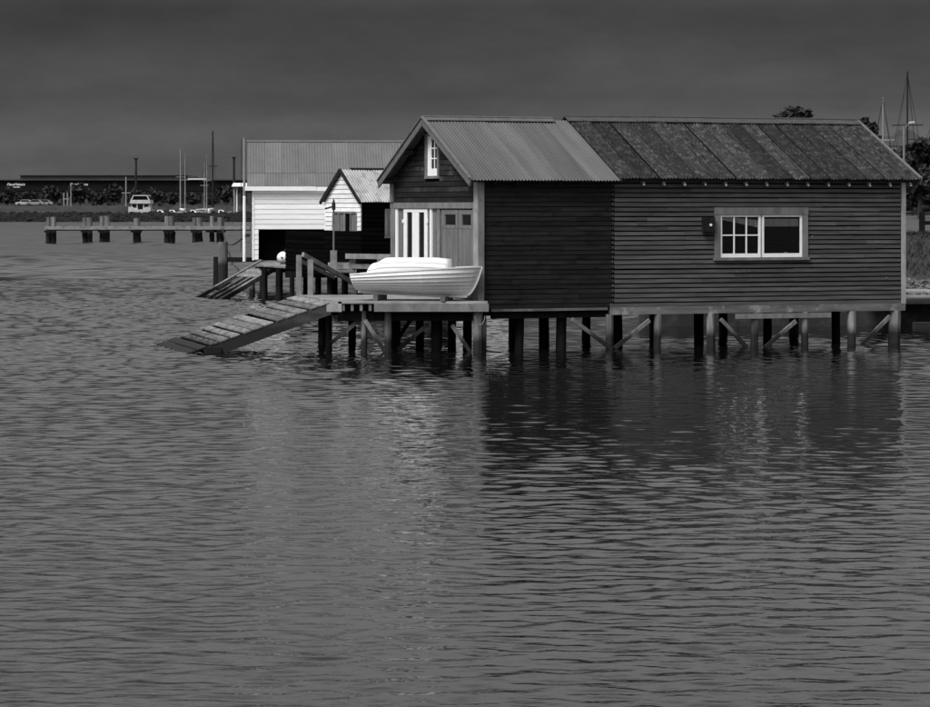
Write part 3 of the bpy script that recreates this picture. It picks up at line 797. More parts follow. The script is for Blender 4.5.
# side window
win = MB().box(WX0 - .03, WX1 + .03, -.075, -.002, WZ0 - .05, WZ0 + .012).build('window', 'trim', shed)
fw = .135
MB().box(WX0, WX0 + fw, -.05, .05, WZ0 + .013, WZ1 - .16).build('frame', 'trim', win)
MB().box(WX1 - fw, WX1, -.05, .05, WZ0 + .013, WZ1 - .16).build('frame', 'trim', win)
MB().box(WX0 - .01, WX1 + .01, -.056, .05, WZ1 - .158, WZ1).build('frame', 'trim', win)
ix0, ix1, iz0, iz1 = WX0 + fw + .004, WX1 - fw - .004, WZ0 + .016, WZ1 - .163
mid = (ix0 + ix1) / 2
for k, (a, b) in enumerate(((ix0, mid - .02), (mid + .02, ix1))):
    sw = .045
    sash = MB().box(a, b, -.03, .02, iz0, iz0 + .085).build('sash', 'white', win)
    MB().box(a, b, -.03, .02, iz1 - sw, iz1).build('sash', 'white', win)
    MB().box(a, a + sw, -.03, .02, iz0 + .086, iz1 - sw - .001).build('sash', 'white', win)
    MB().box(b - sw, b, -.03, .02, iz0 + .086, iz1 - sw - .001).build('sash', 'white', win)
    if k == 0:
        pa, pb = a + sw, b - sw; za, zb = iz0 + .086, iz1 - sw
        for q in (1, 2):
            x = pa + (pb - pa) * q / 3; MB().box(x - .013, x + .013, -.024, .012, za, zb).build('glazing_bar', 'white', win)
        zm = za + (zb - za) * .5
        MB().box(pa, pb, -.021, .009, zm - .013, zm + .013).build('glazing_bar', 'white', win)
        for q in range(3):
            for r_ in range(2):
                x0 = pa + (pb - pa) * q / 3 + .013; x1 = pa + (pb - pa) * (q + 1) / 3 - .013
                z0, z1 = (za, zm - .013) if r_ == 0 else (zm + .013, zb)
                MB().box(x0, x1, -.004, -.001, z0, z1).build('pane', 'glass', win)
    else:
        MB().box(a + sw, b - sw, -.004, -.001, iz0 + .086, iz1 - sw).build('pane', 'glass', win)
MB().box(mid - .019, mid + .019, -.025, .04, iz0, iz1).build('mullion', 'trim_pale', win)
# rolled blind and drawn-back curtain behind the panes
MB().box(mid + .05, ix1 - .06, .05, .06, iz1 - .26, iz1 - .09).build('blind', 'cloth', win)
cur = MB(); n_ = 24
for i in range(n_ + 1):
    t_ = i / n_; x = ix0 + .03 + (mid - .08 - ix0) * t_; y = .035 + .010 * math.sin(i * 1.9)
    cur.v += [(x, y, iz1 - .10 - .18 * t_), (x, y + .01, iz1 - .02 - .10 * t_ )]
for i in range(n_): cur.f.append((2 * i, 2 * i + 2, 2 * i + 3, 2 * i + 1))
cur.build('curtain', 'cloth', win)
MB().box(ix0, ix1, .022, .16, iz0 - .02, iz0 + .03).build('inner_sill', 'trim', win)
# small meter box left of the window
mbx = MB().box(su(701), su(712.5), -.13, -.035, zs(706, 232), zs(706, 217)).build('meter_box', 'board_new', shed)
MB().tube((su(708), -.15, zs(708, 225)), (su(708), -.13, zs(708, 225)), .03, n=10).build('dial', 'white', mbx)
for px, py in ((876, 242), (885.5, 278), (811.5, 236.5)):
    MB().tube((su(px), -.05, zs(px, py)), (su(px), -.03, zs(px, py)), .011, n=8).build('nail_cap', 'trim_pale', shed)

# roof
def corr_mesh(w, ln, pitch, amp, m, lap=.05, lift=.007):
    n = int(round((w + lap) / pitch * 6)); mb = MB(); mb.sm = True
    for j in range(2):
        for i in range(n + 1):
            x = (w + lap) * i / n
            mb.v.append((x, ln * j, amp * math.cos(2 * math.pi * x / pitch) + lift * x / w))
    for i in range(n): mb.f.append((i, i + 1, n + 2 + i, n + 1 + i))
    me = mb.mesh('roof_sheet', m)
    return me
ang = math.atan(SL); SLEN = math.hypot(RID + EO, ZR - ZE)
def roof_side(x0, x1, w, m, lift, over=0):
    n = int(math.ceil((x1 - x0) / w - .01)); w = (x1 - x0) / n
    me = corr_mesh(w, SLEN + over, .076, .018 if lift else .013, m, lift=.024 if lift else .007)
    meb = corr_mesh(w, SLEN + over, .076, .010, m)
    meb.transform(Matrix.Diagonal((1, -1, 1, 1)))
    strip = MB().box(-.012, .012, 0, SLEN - .03, 0, .016).mesh('lap_shadow', 'sheathing')  # near-black strip laid in place of the shadow line at a sheet lap
    for i in range(n):
        dz = (rnd.random() - .5) * .006
        link('roof_sheet', me, shed, (x0 + i * w, -EO - (rnd.random() * .03), ZE + lift + dz), (ang, 0, (rnd.random() - .5) * .003))
        link('roof_sheet', meb, shed, (x0 + i * w, WG + EO, ZE + lift + dz), (-ang, 0, 0))
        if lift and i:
            link('lap_shadow', strip, shed, (x0 + i * w + .03 + rnd.uniform(-.02, .02), -EO + .02, ZE + lift + .024), (ang, 0, rnd.uniform(-.004, .004)))
roof_side(-GO, SPLIT + .10, .76, 'iron_new', .0)
roof_side(SPLIT + .08, LS + .33, .495, 'iron_old', .045)
def ridge(x0, x1, lift, m, w):
    mb = MB()
    for s_ in (-1, 1):
        mb.hexa([(x0, RID, ZR + lift), (x1, RID, ZR + lift), (x1, RID + s_ * w, ZR + lift - w * SL + .01), (x0, RID + s_ * w, ZR + lift - w * SL + .01),
                 (x0, RID, ZR + lift + .014), (x1, RID, ZR + lift + .014), (x1, RID + s_ * w, ZR + lift - w * SL + .024), (x0, RID + s_ * w, ZR + lift - w * SL + .024)])
    mb.tube((x0 - .01, RID, ZR + lift + .015), (x1 + .01, RID, ZR + lift + .015), .028, n=8)
    mb.build('ridge_cap', m, shed)
ridge(-GO, SPLIT - .25, .035, 'iron_new', .17); 
k = 0; x = SPLIT + .05
while x < LS + .3:
    ridge(x, min(x + 1.8, LS + .34), .085 + (.006 if k % 2 else 0), 'ridge_old', .24); x += 1.78; k += 1
# barge boards, fascia, rafters, purlins
def slopebar(name, x, wx_, depth, drop, m, ends=(0, 0)):
    for s_ in (-1, 1):
        ye = -EO if s_ < 0 else WG + EO
        MB().beam((x, ye, ZE - drop), (x, RID + s_ * .002, ZR - drop), wx_, depth).build(name, m, shed)
slopebar('barge_board', -GO - .02, .035, .17, .05, 'barge')
slopebar('barge_cap', -GO - .03, .07, .03, -.045, 'barge')
slopebar('barge_board', LS + .36, .035, .14, .0, 'barge')
slopebar('barge_cap', LS + .355, .08, .03, -.085, 'barge')
for y_, lab in ((.0, 1), (RID * .5, 1), (RID * 1.5, 1), (WG, 1)):
    MB().box(-GO, LS + .34, y_ - .04, y_ + .04, roof_z(y_) - .13, roof_z(y_) - .035).build('purlin', 'board_old', shed)
for i in range(14):                     # rafter tails with pale cut ends
    x = su(640 + i * 20.5)
    rt = MB().beam((x, -EO - .0, ZE - .07), (x, .3, ZE - .07 + (.3 + EO) * SL), .045, .07).build('rafter', 'board_old', shed)
    MB().box(x - .017, x + .017, -EO - .02, -EO - .001, ZE - .11 + rnd.random() * .015, ZE - .06).build('end_grain', 'trim_pale', rt)
for i in range(6):
    x = .3 + i * .5
    MB().beam((x, -EO + .03, ZE - .07), (x, .3, ZE - .07 + (.27 + EO) * SL), .045, .08).build('rafter', 'board_new', shed)

# substructure: bearers, piles, braces
MB().box(SPLIT - .05, LS + .03, -.06, .10, .735, ZB - .004).build('bearer', 'bearer', shed)
MB().box(.25, SPLIT - .12, -.04, .12, .84, ZB - .006).build('bearer', 'bearer', shed)
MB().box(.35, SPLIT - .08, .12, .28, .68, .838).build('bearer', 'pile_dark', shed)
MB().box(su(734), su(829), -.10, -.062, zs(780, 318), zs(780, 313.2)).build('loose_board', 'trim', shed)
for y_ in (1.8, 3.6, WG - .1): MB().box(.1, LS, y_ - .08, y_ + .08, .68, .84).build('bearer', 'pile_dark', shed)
def spile(x, y, r, top, m, lean=0):
    q = MB(); q.sm = False
    q.tube((x + lean, y, -1.2), (x, y, top), r * 1.05, r * .95, 10, .14, segs=4)
    return q.build('pile', m, shed)
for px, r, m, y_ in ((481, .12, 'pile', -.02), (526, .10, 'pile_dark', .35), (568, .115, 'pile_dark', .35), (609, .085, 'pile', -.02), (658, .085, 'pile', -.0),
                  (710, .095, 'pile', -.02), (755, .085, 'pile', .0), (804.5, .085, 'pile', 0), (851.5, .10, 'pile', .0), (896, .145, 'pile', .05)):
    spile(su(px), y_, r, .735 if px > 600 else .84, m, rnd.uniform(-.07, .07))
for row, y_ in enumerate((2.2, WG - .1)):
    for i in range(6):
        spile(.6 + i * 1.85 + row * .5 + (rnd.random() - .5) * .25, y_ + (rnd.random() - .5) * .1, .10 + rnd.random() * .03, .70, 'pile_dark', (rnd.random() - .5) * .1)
def brace(pa, ya, pb, yb, m='pile', off=-.13, t_=.05, w=.085):
    MB().beam((su(pa), off, zs(pa, ya)), (su(pb), off, zs(pb, yb)), t_, w).build('brace', m, shed)
brace(569, 319, 609, 349, off=-.16); brace(612, 348, 647, 320); brace(718, 319, 747, 350); brace(760, 349, 793, 321); brace(857, 346, 887, 316)

# mug and jar standing on the inner sill
c = P0 + U * su(786.5) + V * .06 + Vector((0, 0, iz0 + .031))
mug = MB(); mug.sm = False; mug.tube((0, 0, 0), (0, 0, .085), .032, .036, 14)
mug = mug.build('mug', 'white'); mug.location = c; tag(mug, 'small white mug standing on the shed window sill', 'mug')
h = MB(); h.beam((.03, 0, .07), (.06, 0, .06), .008, .012); h.beam((.06, 0, .06), (.055, 0, .025), .008, .012); h.beam((.055, 0, .025), (.03, 0, .02), .008, .012); h.build('handle', 'white', mug)
c = P0 + U * su(793) + V * .06 + Vector((0, 0, iz0 + .031))
jar = MB().tube((0, 0, 0), (0, 0, .045), .03, .03, 12).build('jar', 'trim_pale'); jar.location = c; tag(jar, 'small pale jar right of the mug on the sill', 'jar')
MB().tube((0, 0, .0455), (0, 0, .058), .028, .028, 12).build('lid', 'white', jar)

# ------------------------------------------------------------------ deck in front of the gable
ZDK = 1.08
DA, DB, DC = Vector((.50, 59.45, 0)), Vector((-2.70, 59.45, 0)), Vector((-3.78, 63.9, 0))
deck = thing('landing_deck', 'weathered plank landing deck on piles in front of the shed doors', 'deck', (DB.x, DB.y, 0))
def D(x, y, z): return (x - DB.x, y - DB.y, z)
nd = 30
for i in range(nd):
    y0 = DB.y + (DC.y - DB.y) * i / nd; y1 = DB.y + (DC.y - DB.y) * (i + 1) / nd - .012
    xl0 = DB.x + (DC.x - DB.x) * (y0 - DB.y) / (DC.y - DB.y); xl1 = DB.x + (DC.x - DB.x) * (y1 - DB.y) / (DC.y - DB.y)
    def xr(y): return DA.x - .02 if y < P0.y - .15 else P0.x + V.x / V.y * (y - P0.y) - .13
    j = (rnd.random() - .5) * .10; zz = ZDK + (rnd.random() - .5) * .008
    x1a, x1b = xr(y0), xr(y1)
    if (y0 < P0.y - .15) != (y1 < P0.y - .15): x1a = x1b = min(x1a, x1b)
    MB().hexa([D(xl0 + j, y0, zz - .045), D(x1a, y0, zz - .045), D(x1b, y1, zz - .045), D(xl1 + j, y1, zz - .045),
               D(xl0 + j, y0, zz), D(x1a, y0, zz), D(x1b, y1, zz), D(xl1 + j, y1, zz)]).build('plank', 'plank', deck)
MB().box(*[v for v in (wx(374, 59.4) - DB.x, DA.x - DB.x)], -.04, .03, ZDK - .215, ZDK - .05).build('fascia', 'trim', deck)
for px in (343, 352, 361, 370):
    x = wx(px, 59.4) - DB.x; MB().box(x - .03, x + .03, .03, 4.2, ZDK - .20, ZDK - .05).build('joist', 'trim', deck)
for k in range(6):
    x = .9 + k * .45; MB().box(x - .03, x + .03, .05, 3.0, ZDK - .20, ZDK - .05).build('joist', 'pile_dark', deck)
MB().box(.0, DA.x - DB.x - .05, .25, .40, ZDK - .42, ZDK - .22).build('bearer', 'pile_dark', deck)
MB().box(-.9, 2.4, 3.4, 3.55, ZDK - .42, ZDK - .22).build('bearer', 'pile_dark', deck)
def dpile(px, Y, r, m, top=ZDK - .21):
    q = MB(); q.tube(D(wx(px, Y), Y, -1.2), D(wx(px, Y), Y, top), r * 1.05, r * .95, 10, .14, segs=4); q.build('pile', m, deck)
for px, Y, r, m in ((329, 60.3, .075, 'pile_dark'), (364, 59.75, .07, 'pile'), (388, 59.7, .08, 'pile'), (396, 61.4, .10, 'pile_dark'), (436, 60.3, .115, 'pile_dark'),
                    (478, 59.62, .11, 'pile'), (322, 63.2, .09, 'pile_dark'), (352, 63, .09, 'pile_dark'), (420, 63, .10, 'pile_dark'), (452, 62.2, .09, 'pile_dark')):
    dpile(px, Y, r, m)
def dbrace(a, b, Y, m='pile', t_=.05, w=.085):
    MB().beam(D(*pt(a[0], a[1], Y)), D(*pt(b[0], b[1], Y)), t_, w).build('brace', m, deck)
dbrace((331, 343), (362, 318), 59.9); dbrace((365, 320), (387, 355), 59.6); dbrace((398, 350), (428, 324), 60.2, 'pile'); dbrace((396, 342), (411, 319), 61.2, 'pile_dark')
dbrace((452, 325), (473, 356), 59.7)
# rubbing strip of rope on the corner pile
rp = MB()
for k in range(10):
    a = k / 9 * math.pi; p = pt(480 + 5 * math.cos(a), 316 + 9 * math.sin(a), 59.45); a2 = (k + 1) / 9 * math.pi
    if k < 9: rp.tube(D(*p), D(*pt(480 + 5 * math.cos(a2), 316 + 9 * math.sin(a2), 59.45)), .012, n=5)
rp.build('rope_loop', 'trim', deck)

# two pale posts and sloping rails at the far corner of the deck
rl = thing('gangway_rail', 'two grey timber posts with sloping handrails behind the ramp', 'handrail', (-3.7, 63.9, ZDK))
def Rl(v): return tuple(Vector(v) - Vector((-3.7, 63.9, ZDK)))
for px, top, Y in ((299, 255, 63.85), (310.5, 259.5, 63.7)):
    p = pt(px, top, Y); MB().box(p.x + 3.7 - .062, p.x + 3.7 + .062, p.y - 63.9 - .06, p.y - 63.9 + .06, -.5, p.z - ZDK).build('post', 'rail', rl)
MB().beam(Rl(pt(303, 254.5, 63.6)), Rl(pt(355, 284, 66.2)), .06, .10).build('rail', 'rail', rl)
MB().beam(Rl(pt(298, 260, 64.1)), Rl(pt(334, 277.5, 66.4)), .05, .09).build('rail', 'rail', rl)

# ------------------------------------------------------------------ boat ramp
ra, rb = Vector((-2.86, 59.5, ZDK - .01)), Vector((-3.80, 63.3, ZDK + .0))
rc, rd_ = Vector((-6.12, 59.25, -.10)), Vector((-7.15, 62.9, -.08))
ramp_o = thing('boat_ramp', 'broad plank boat ramp sloping from the deck into the water', 'ramp', (rc.x, rc.y, 0))
def Q(p): return Vector(p) - Vector((rc.x, rc.y, 0))
nr = 14
for i in range(nr):
    t0 = i / nr + .006; t1 = (i + 1) / nr - .009 - (.012 if i % 3 == 1 else 0)
    j0, j1 = (rnd.random() - .5) * .05, (rnd.random() - .5) * .05
    def edge(t_, e): 
        a = ra.lerp(rc, t_); b = rb.lerp(rd_, t_); d_ = (b - a)
        return a - d_ * .015 if e == 0 else b + d_ * (j0 + j1) * .6
    a0, b0, a1, b1 = edge(t0, 0), edge(t0, 1), edge(t1, 0), edge(t1, 1)
    up = Vector((0, 0, .02)); tw = Vector((0, 0, (rnd.random() - .3) * .06))
    MB().hexa([Q(a0) - up, Q(b0) - up, Q(b1) - up + tw, Q(a1) - up, Q(a0) + up * .3, Q(b0) + up * .3, Q(b1) + up * .3 + tw, Q(a1) + up * .3]).build('plank', 'ramp_plank', ramp_o)
for k, (u0, hgt, m) in enumerate(((.0, .24, 'bearer'), (.5, .20, 'pile_dark'), (.97, .22, 'pile_dark'))):
    a = ra.lerp(rb, u0); b = rc.lerp(rd_, u0)
    dn = Vector((0, 0, -.03 - hgt / 2))
    MB().beam(Q(a) + dn, Q(a.lerp(b, .80)) + dn, .09, hgt).build('stringer', 'stringer' if k == 0 else m, ramp_o)
MB().box(*(lambda p: (p.x - .06, p.x + .26, p.y - .05, p.y + .05, ZDK - .22, ZDK - .0))(Q(ra))).build('end_block', 'trim_pale', ramp_o)
p = Q(ra.lerp(rc, .74)); MB().box(p.x - .16, p.x + .16, p.y - .08, p.y + .1, -.5, .12).build('foot_block', 'pile_dark', ramp_o)

# ------------------------------------------------------------------ dinghies on the deck
def dinghy_pt(t_, k, Lb, prm):
    """t 0 stern..1 bow, k 0 keel..1 gunwale -> (x,y,z)"""
    b = prm['beam'](t_); zk = prm['keel'](t_); zs_ = prm['sheer'](t_)
    y = b * math.sin(k * math.pi / 2) ** prm['full']; z = zk + (zs_ - zk) * (k ** prm['flare'])
    x = t_ * Lb + prm['rake'](t_, k)
    return x, y, z
def hull_planks(o, Lb, prm, ns, m, lap=.012, nt=26):
    for s_ in (-1, 1):
        for q in range(ns):
            mb = MB(); mb.sm = False
            for i in range(nt + 1):
                t_ = i / nt
                for kk, off in ((q / ns - .012 if q else 0, lap), ((q + 1) / ns, 0)):
                    x, y, z = dinghy_pt(t_, max(0, kk), Lb, prm)
                    f = min(1, y * 9)
                    mb.v.append((x, s_ * (y + off * f), z - off * .3)); mb.v.append((x, s_ * max(0, y + (off - .018) * f), z))
            for i in range(nt):
                a = i * 4
                mb.f += [(a, a + 4, a + 6, a + 2), (a + 1, a + 3, a + 7, a + 5), (a, a + 1, a + 5, a + 4), (a + 2, a + 6, a + 7, a + 3)]
            mb.build('plank', m, o)
def ss(x): x = min(1, max(0, x)); return x * x * (3 - 2 * x)
prmA = dict(beam=lambda t_: .46 + .14 * math.sin(math.pi * min(1, t_ * 1.35) * .5) if t_ < .55 else .60 * (1 - ((t_ - .55) / .45) ** 2.3) ** .9 if t_ < 1 else 0.004,
            keel=lambda t_: .10 * (1 - t_) ** 2 * .9 + .02, sheer=lambda t_: .455 + .161 * (1 - (1 - t_) ** 1.35),
            full=.72, flare=1.35, rake=lambda t_, k: ((k - 1) * (.30 * ss((t_ - .55) / .45)) * (1 - .35 * k) if t_ > .55 else .07 * (1 - k) * (1 - t_ / .55)))
bow = pt(481, 267, 59.72); stern_xy = Vector((wx(355, 60.25), 60.25))
Lb = math.hypot(bow.x - stern_xy.x, bow.y - stern_xy.y)
rzb = math.atan2(bow.y - stern_xy.y, bow.x - stern_xy.x)
zkeel = 1.185
boat = thing('clinker_dinghy', 'white clinker dinghy resting upright on the landing deck', 'dinghy', (stern_xy.x, stern_xy.y, zkeel), rzb)
hull_planks(boat, Lb, prmA, 8, 'boat', .026)
tm = MB(); n_ = 10
pts = [dinghy_pt(0, k / n_, Lb, prmA) for k in range(n_ + 1)]
tm.v = [(x + .002, y, z) for x, y, z in pts] + [(x + .002, -y, z) for x, y, z in reversed(pts)] + [(x + .03, y * .97, z) for x, y, z in pts] + [(x + .03, -y * .97, z) for x, y, z in reversed(pts)]
nn = 2 * (n_ + 1); tm.f = [tuple(range(nn)), tuple(range(2 * nn - 1, nn - 1, -1))]
tm.build('transom', 'boat', boat)
for s_ in (-1, 1):
    g = MB()
    for i in range(26):
        a = Vector(dinghy_pt(i / 26, 1, Lb, prmA)); b = Vector(dinghy_pt((i + 1) / 26, 1, Lb, prmA)); a.y = s_ * (a.y + .004); b.y = s_ * (b.y + .004)
        g.beam(a, b, .035, .03)
    g.build('gunwale', 'boat', boat)
kl = MB()
for i in range(26):
    a = Vector(dinghy_pt(i / 26, 0, Lb, prmA)); b = Vector(dinghy_pt((i + 1) / 26, 0, Lb, prmA)); kl.beam(a - Vector((0, 0, .025)), b - Vector((0, 0, .025)), .035, .06)
kl.build('keel', 'boat', boat)
stm = MB()
for i in range(12):
    a = Vector(dinghy_pt(1, i / 12, Lb, prmA)); b = Vector(dinghy_pt(1, (i + 1) / 12, Lb, prmA)); a.y = b.y = 0; a.x += .012; b.x += .012; stm.beam(a, b, .03, .05)
stm.build('stem', 'boat', boat)
for t_ in (.3, .62):
    x, y, z = dinghy_pt(t_, .72, Lb, prmA); MB().box(x - .12, x + .12, -y * .93, y * .93, z, z + .02).build('thwart', 'trim', boat)
for x in (.55, 2.0):
    MB().box(x - .05, x + .05, -.45, .45, ZDK - zkeel + .004, -.012 if x > 1 else .02).build('chock', 'bearer', boat)
# upturned pram resting on the gunwales
Lp = (452 - 369) / F * 59.9
prmB = dict(beam=lambda t_: .40 + .12 * math.sin(math.pi * (.12 + .8 * t_)), keel=lambda t_: .11 * (1 - ss(t_ / .22)) + .03 * ss((t_ - .8) / .2) + 0.0, sheer=lambda t_: .36 - .05 * math.sin(math.pi * t_),
            full=.42, flare=2.3, rake=lambda t_, k: (.18 * (1 - k) ** 1.0 * (1 - ss(t_ / .3))) - (.03 * (1 - k)) * ss((t_ - .7) / .3))
p0 = pt(369, 274, 60.15)
pram = thing('upturned_pram', 'smaller white pram dinghy lying upturned across the clinker dinghy', 'dinghy', (p0.x, p0.y, zkeel + .81), rzb * .6)
pr = MB(); pr.sm = True
nt_, nk = 20, 14
for i in range(nt_ + 1):
    row = []
    for j in range(-nk, nk + 1):
        x, y, z = dinghy_pt(i / nt_, abs(j) / nk, Lp, prmB); row.append((x, math.copysign(y, j), -z))
    pr.v += row
nw_ = 2 * nk + 1
for i in range(nt_):
    for j in range(nw_ - 1): pr.f.append((i * nw_ + j, i * nw_ + j + 1, (i + 1) * nw_ + j + 1, (i + 1) * nw_ + j))
pr.f.append(tuple(range(nw_))); pr.f.append(tuple(nt_ * nw_ + j for j in reversed(range(nw_))))
pr.build('hull', 'boat_worn', pram)
for s_ in (-1, 1):
    for kk, w in ((1.0, .04), (.80, .022), (.60, .018)):
        g = MB()
        for i in range(nt_):
            a = Vector(dinghy_pt(i / nt_, kk, Lp, prmB)); b = Vector(dinghy_pt((i + 1) / nt_, kk, Lp, prmB)); a.y *= s_; b.y *= s_; a.z *= -1; b.z *= -1
            g.beam(a, b, w, .022)
        g.build('gunwale' if kk == 1 else 'rubbing_strake', 'boat_worn', pram)

# ------------------------------------------------------------------ the white sheds behind
WT = R(4.4)
wsh_p = Vector((wx(253, 104), 104.0, 0))
wsh = thing('white_boat_shed', 'large white weatherboard shed with broad grey sheet roof', 'boat shed', wsh_p, WT)
sW = 104 / F
wy = lambda px: (px - 253) * sW / (math.cos(WT) - (px - 465) / F * math.sin(WT))
wzz = lambda py: wz(py, 104.2)
WL = 9.5; WD = 5.2
zO = wzz(229.5)
for i in range(14):
    z0 = 1.15 + i * .186
    if z0 > wzz(190): break
    z1 = min(z0 + .186, wzz(189.5))
    spans = [(.04, WL)] if z0 + .02 > zO else [(.04, wy(258.5))]
    if z0 < zO < z1 - .02: pass
    for a, b in spans: board('weatherboard', 'x', a, b, max(z0, zO if a < .05 and b > 1 else z0), z1, .03, .010, 'white_board', wsh)
MB().box(0, wy(258.5) - .02, .004, .08, 1.12, wzz(189)).box(wy(258.5) - .018, WL, .004, .08, zO, wzz(189)).build('wall', 'white_board', wsh)
MB().box(-.03, .038, -.045, .05, 1.12, wzz(190)).build('corner_board', 'white', wsh)
for i in range(13): board('weatherboard', 'y', .05, WD, 1.15 + i * .186, 1.15 + (i + 1) * .186, .03, .01, 'white_board', wsh)
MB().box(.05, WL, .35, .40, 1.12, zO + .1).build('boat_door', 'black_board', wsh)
MB().box(.04, WL, WD, WD + .08, 1.1, wzz(189)).build('wall', 'white_board', wsh)
MB().box(WL, WL + .08, 0, WD, 1.1, wzz(189)).build('wall', 'white_board', wsh)
MB().box(.06, WL, .41, WD, 1.05, 1.14).build('floor', 'bearer', wsh)
z_e, z_r = wzz(186.5), wz(142.5, 106.8)
aw = math.atan2(z_r - z_e, WD / 2 + .12); sl_w = math.hypot(z_r - z_e, WD / 2 + .12)
n_sh = 16; w_sh = (WL + .55) / n_sh
mew = corr_mesh(w_sh, sl_w * .72, .105, .008, 'iron_far'); mew2 = corr_mesh(w_sh, sl_w * .30, .105, .008, 'iron_far'); meb = corr_mesh(w_sh, sl_w, .105, .008, 'iron_far'); meb.transform(Matrix.Diagonal((1, -1, 1, 1)))
for i in range(n_sh):
    x = wy(247) + i * w_sh
    link('roof_sheet', mew2, wsh, (x, -.12, z_e), (aw, 0, 0))
    link('roof_sheet', mew, wsh, (x, -.12 + math.cos(aw) * sl_w * .285, z_e + math.sin(aw) * sl_w * .285 + .014), (aw, 0, 0))
    link('roof_sheet', meb, wsh, (x, WD + .12, z_e), (-aw, 0, 0))
MB().tube((wy(246.5), WD / 2, z_r + .02), (wy(247) + n_sh * w_sh, WD / 2, z_r + .02), .06, n=8).build('ridge_cap', 'iron_far', wsh)
MB().box(wy(245), wy(316), -.20, -.135, wzz(190.8), wzz(186.6)).box(wy(316) + .01, WL + .4, -.20, -.135, wzz(191), wzz(186.9)).build('fascia', 'white', wsh)
gbw = MB(); gbw.v = [(0.05, .05, wzz(189)), (0.05, WD, wzz(189)), (0.05, WD / 2, z_r - .06), (.1, .05, wzz(189)), (.1, WD, wzz(189)), (.1, WD / 2, z_r - .06)]
gbw.f = [(0, 1, 2), (5, 4, 3), (0, 3, 4, 1), (1, 4, 5, 2), (2, 5, 3, 0)]; gbw.build('gable', 'white_board', wsh)

# small white-gabled shed with black side
YS = 86.0; TS = R(29)
sp = Vector((wx(361.5, YS), YS, 0)); su_ = Vector((math.cos(TS), math.sin(TS), 0)); sv_ = Vector((-math.sin(TS), math.cos(TS), 0))
def ts(px): k = (px - 465) / F; return (sp.x - k * sp.y) / (k * sv_.y - sv_.x)
def zt_(px, py): return wz(py, YS + sv_.y * ts(px))
sh2 = thing('small_white_shed', 'small shed with white boarded gable and black side wall', 'shed', sp, TS)
W2 = ts(325.5); R2 = W2 / 2; ze2 = wz(202.5, YS); zr2 = wz(170, YS + R2 * .87); sl2 = (zr2 - ze2) / (R2 + .12); zb2 = zt_(343, 230.5)
SW0, SW1, SWZ0, SWZ1 = ts(357.5), ts(334), zt_(345, 231), zt_(345, 211.5)
for i in range(24):
    z0 = zb2 + i * .142; z1 = z0 + .142
    if z0 > zr2 - .12: break
    def ex(z): 
        h_ = (zr2 - .06 - z) / sl2; return max(0.0, R2 - h_), min(W2, R2 + h_)
    lo, hi = ex(z0); lo2, hi2 = ex(z1)
    if hi2 - lo2 < .05: lo2 = hi2 = R2
    sp_ = minus([(lo, hi)], (SW0, SW1)) if z0 < SWZ1 - .03 else [(lo, hi)]
    for a, b in sp_: board('weatherboard', 'y', a, b, z0, z1, .04, .012, 'white_worn', sh2, max(a, lo2) if a == lo else a, min(b, hi2) if b == hi else b)
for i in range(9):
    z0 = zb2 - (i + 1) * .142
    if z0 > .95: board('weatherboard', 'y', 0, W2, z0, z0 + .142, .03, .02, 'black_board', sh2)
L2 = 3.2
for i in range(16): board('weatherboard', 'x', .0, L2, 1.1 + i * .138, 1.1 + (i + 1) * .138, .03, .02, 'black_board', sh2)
bx_ = MB(); prof = [(0.02, 1.0), (W2 - .02, 1.0), (W2 - .02, ze2 + .02), (R2, zr2 - .06), (.02, ze2 + .02)]
bx_.v = [(.005, y, z) for y, z in prof] + [(L2, y, z) for y, z in prof]
bx_.f = [(0, 1, 2, 3, 4), (9, 8, 7, 6, 5)] + [(i, (i + 1) % 5, 5 + (i + 1) % 5, 5 + i) for i in range(5)]
bx_.build('wall', 'sheathing', sh2)
a2 = math.atan(sl2); s2 = math.hypot(R2 + .12, zr2 - ze2)
me2 = corr_mesh(.76, s2, .09, .012, 'iron_bright'); me2b = me2.copy(); me2b.transform(Matrix.Diagonal((1, -1, 1, 1)))
for i in range(5):
    link('roof_sheet', me2, sh2, (-.10 + i * .70, -.12, ze2 + .01), (a2, 0, 0)); link('roof_sheet', me2b, sh2, (-.10 + i * .70, W2 + .12, ze2 + .01), (-a2, 0, 0))
MB().tube((.25, R2, zr2 + .03), (L2 + .3, R2, zr2 + .03), .04, n=8).build('ridge_cap', 'metal_dark', sh2)
for s_ in (-1, 1):
    ye = -.14 if s_ < 0 else W2 + .14
    MB().beam((-.12, ye, ze2 - .02), (-.12, R2, zr2 + .0), .05, .10).build('barge_board', 'metal_dark', sh2)
w2 = MB().box(-.05, -.02, SW0, SW1, SWZ1 - .06, SWZ1).build('window', 'trim', sh2)
for k in range(5):
    y = SW0 + (SW1 - SW0) * k / 4; MB().box(-.05, -.02, y - .035, y + .035, SWZ0, SWZ1 - .061).build('frame', 'trim', w2)
for k in range(4):
    y0 = SW0 + (SW1 - SW0) * k / 4 + .035; y1 = SW0 + (SW1 - SW0) * (k + 1) / 4 - .035
    MB().box(-.018, -.012, y0, y1, SWZ0, SWZ1 - .06).build('pane', 'door_grey' if k != 1 else 'sheathing', w2)
x0 = (lambda px: (sp.x - (px - 465) / F * sp.y) / ((px - 465) / F * su_.y - su_.x))
w3 = MB().box(x0(384), x0(400), -.06, -.03, wz(238, 87), wz(236, 87)).build('window', 'trim', sh2)
MB().box(x0(384.5), x0(387), -.06, -.03, wz(235.9, 87), wz(209, 87)).build('frame', 'trim', w3)
MB().box(x0(387.1), x0(398), -.035, -.031, wz(235.9, 87), wz(209, 87)).build('pane', 'trim', w3)

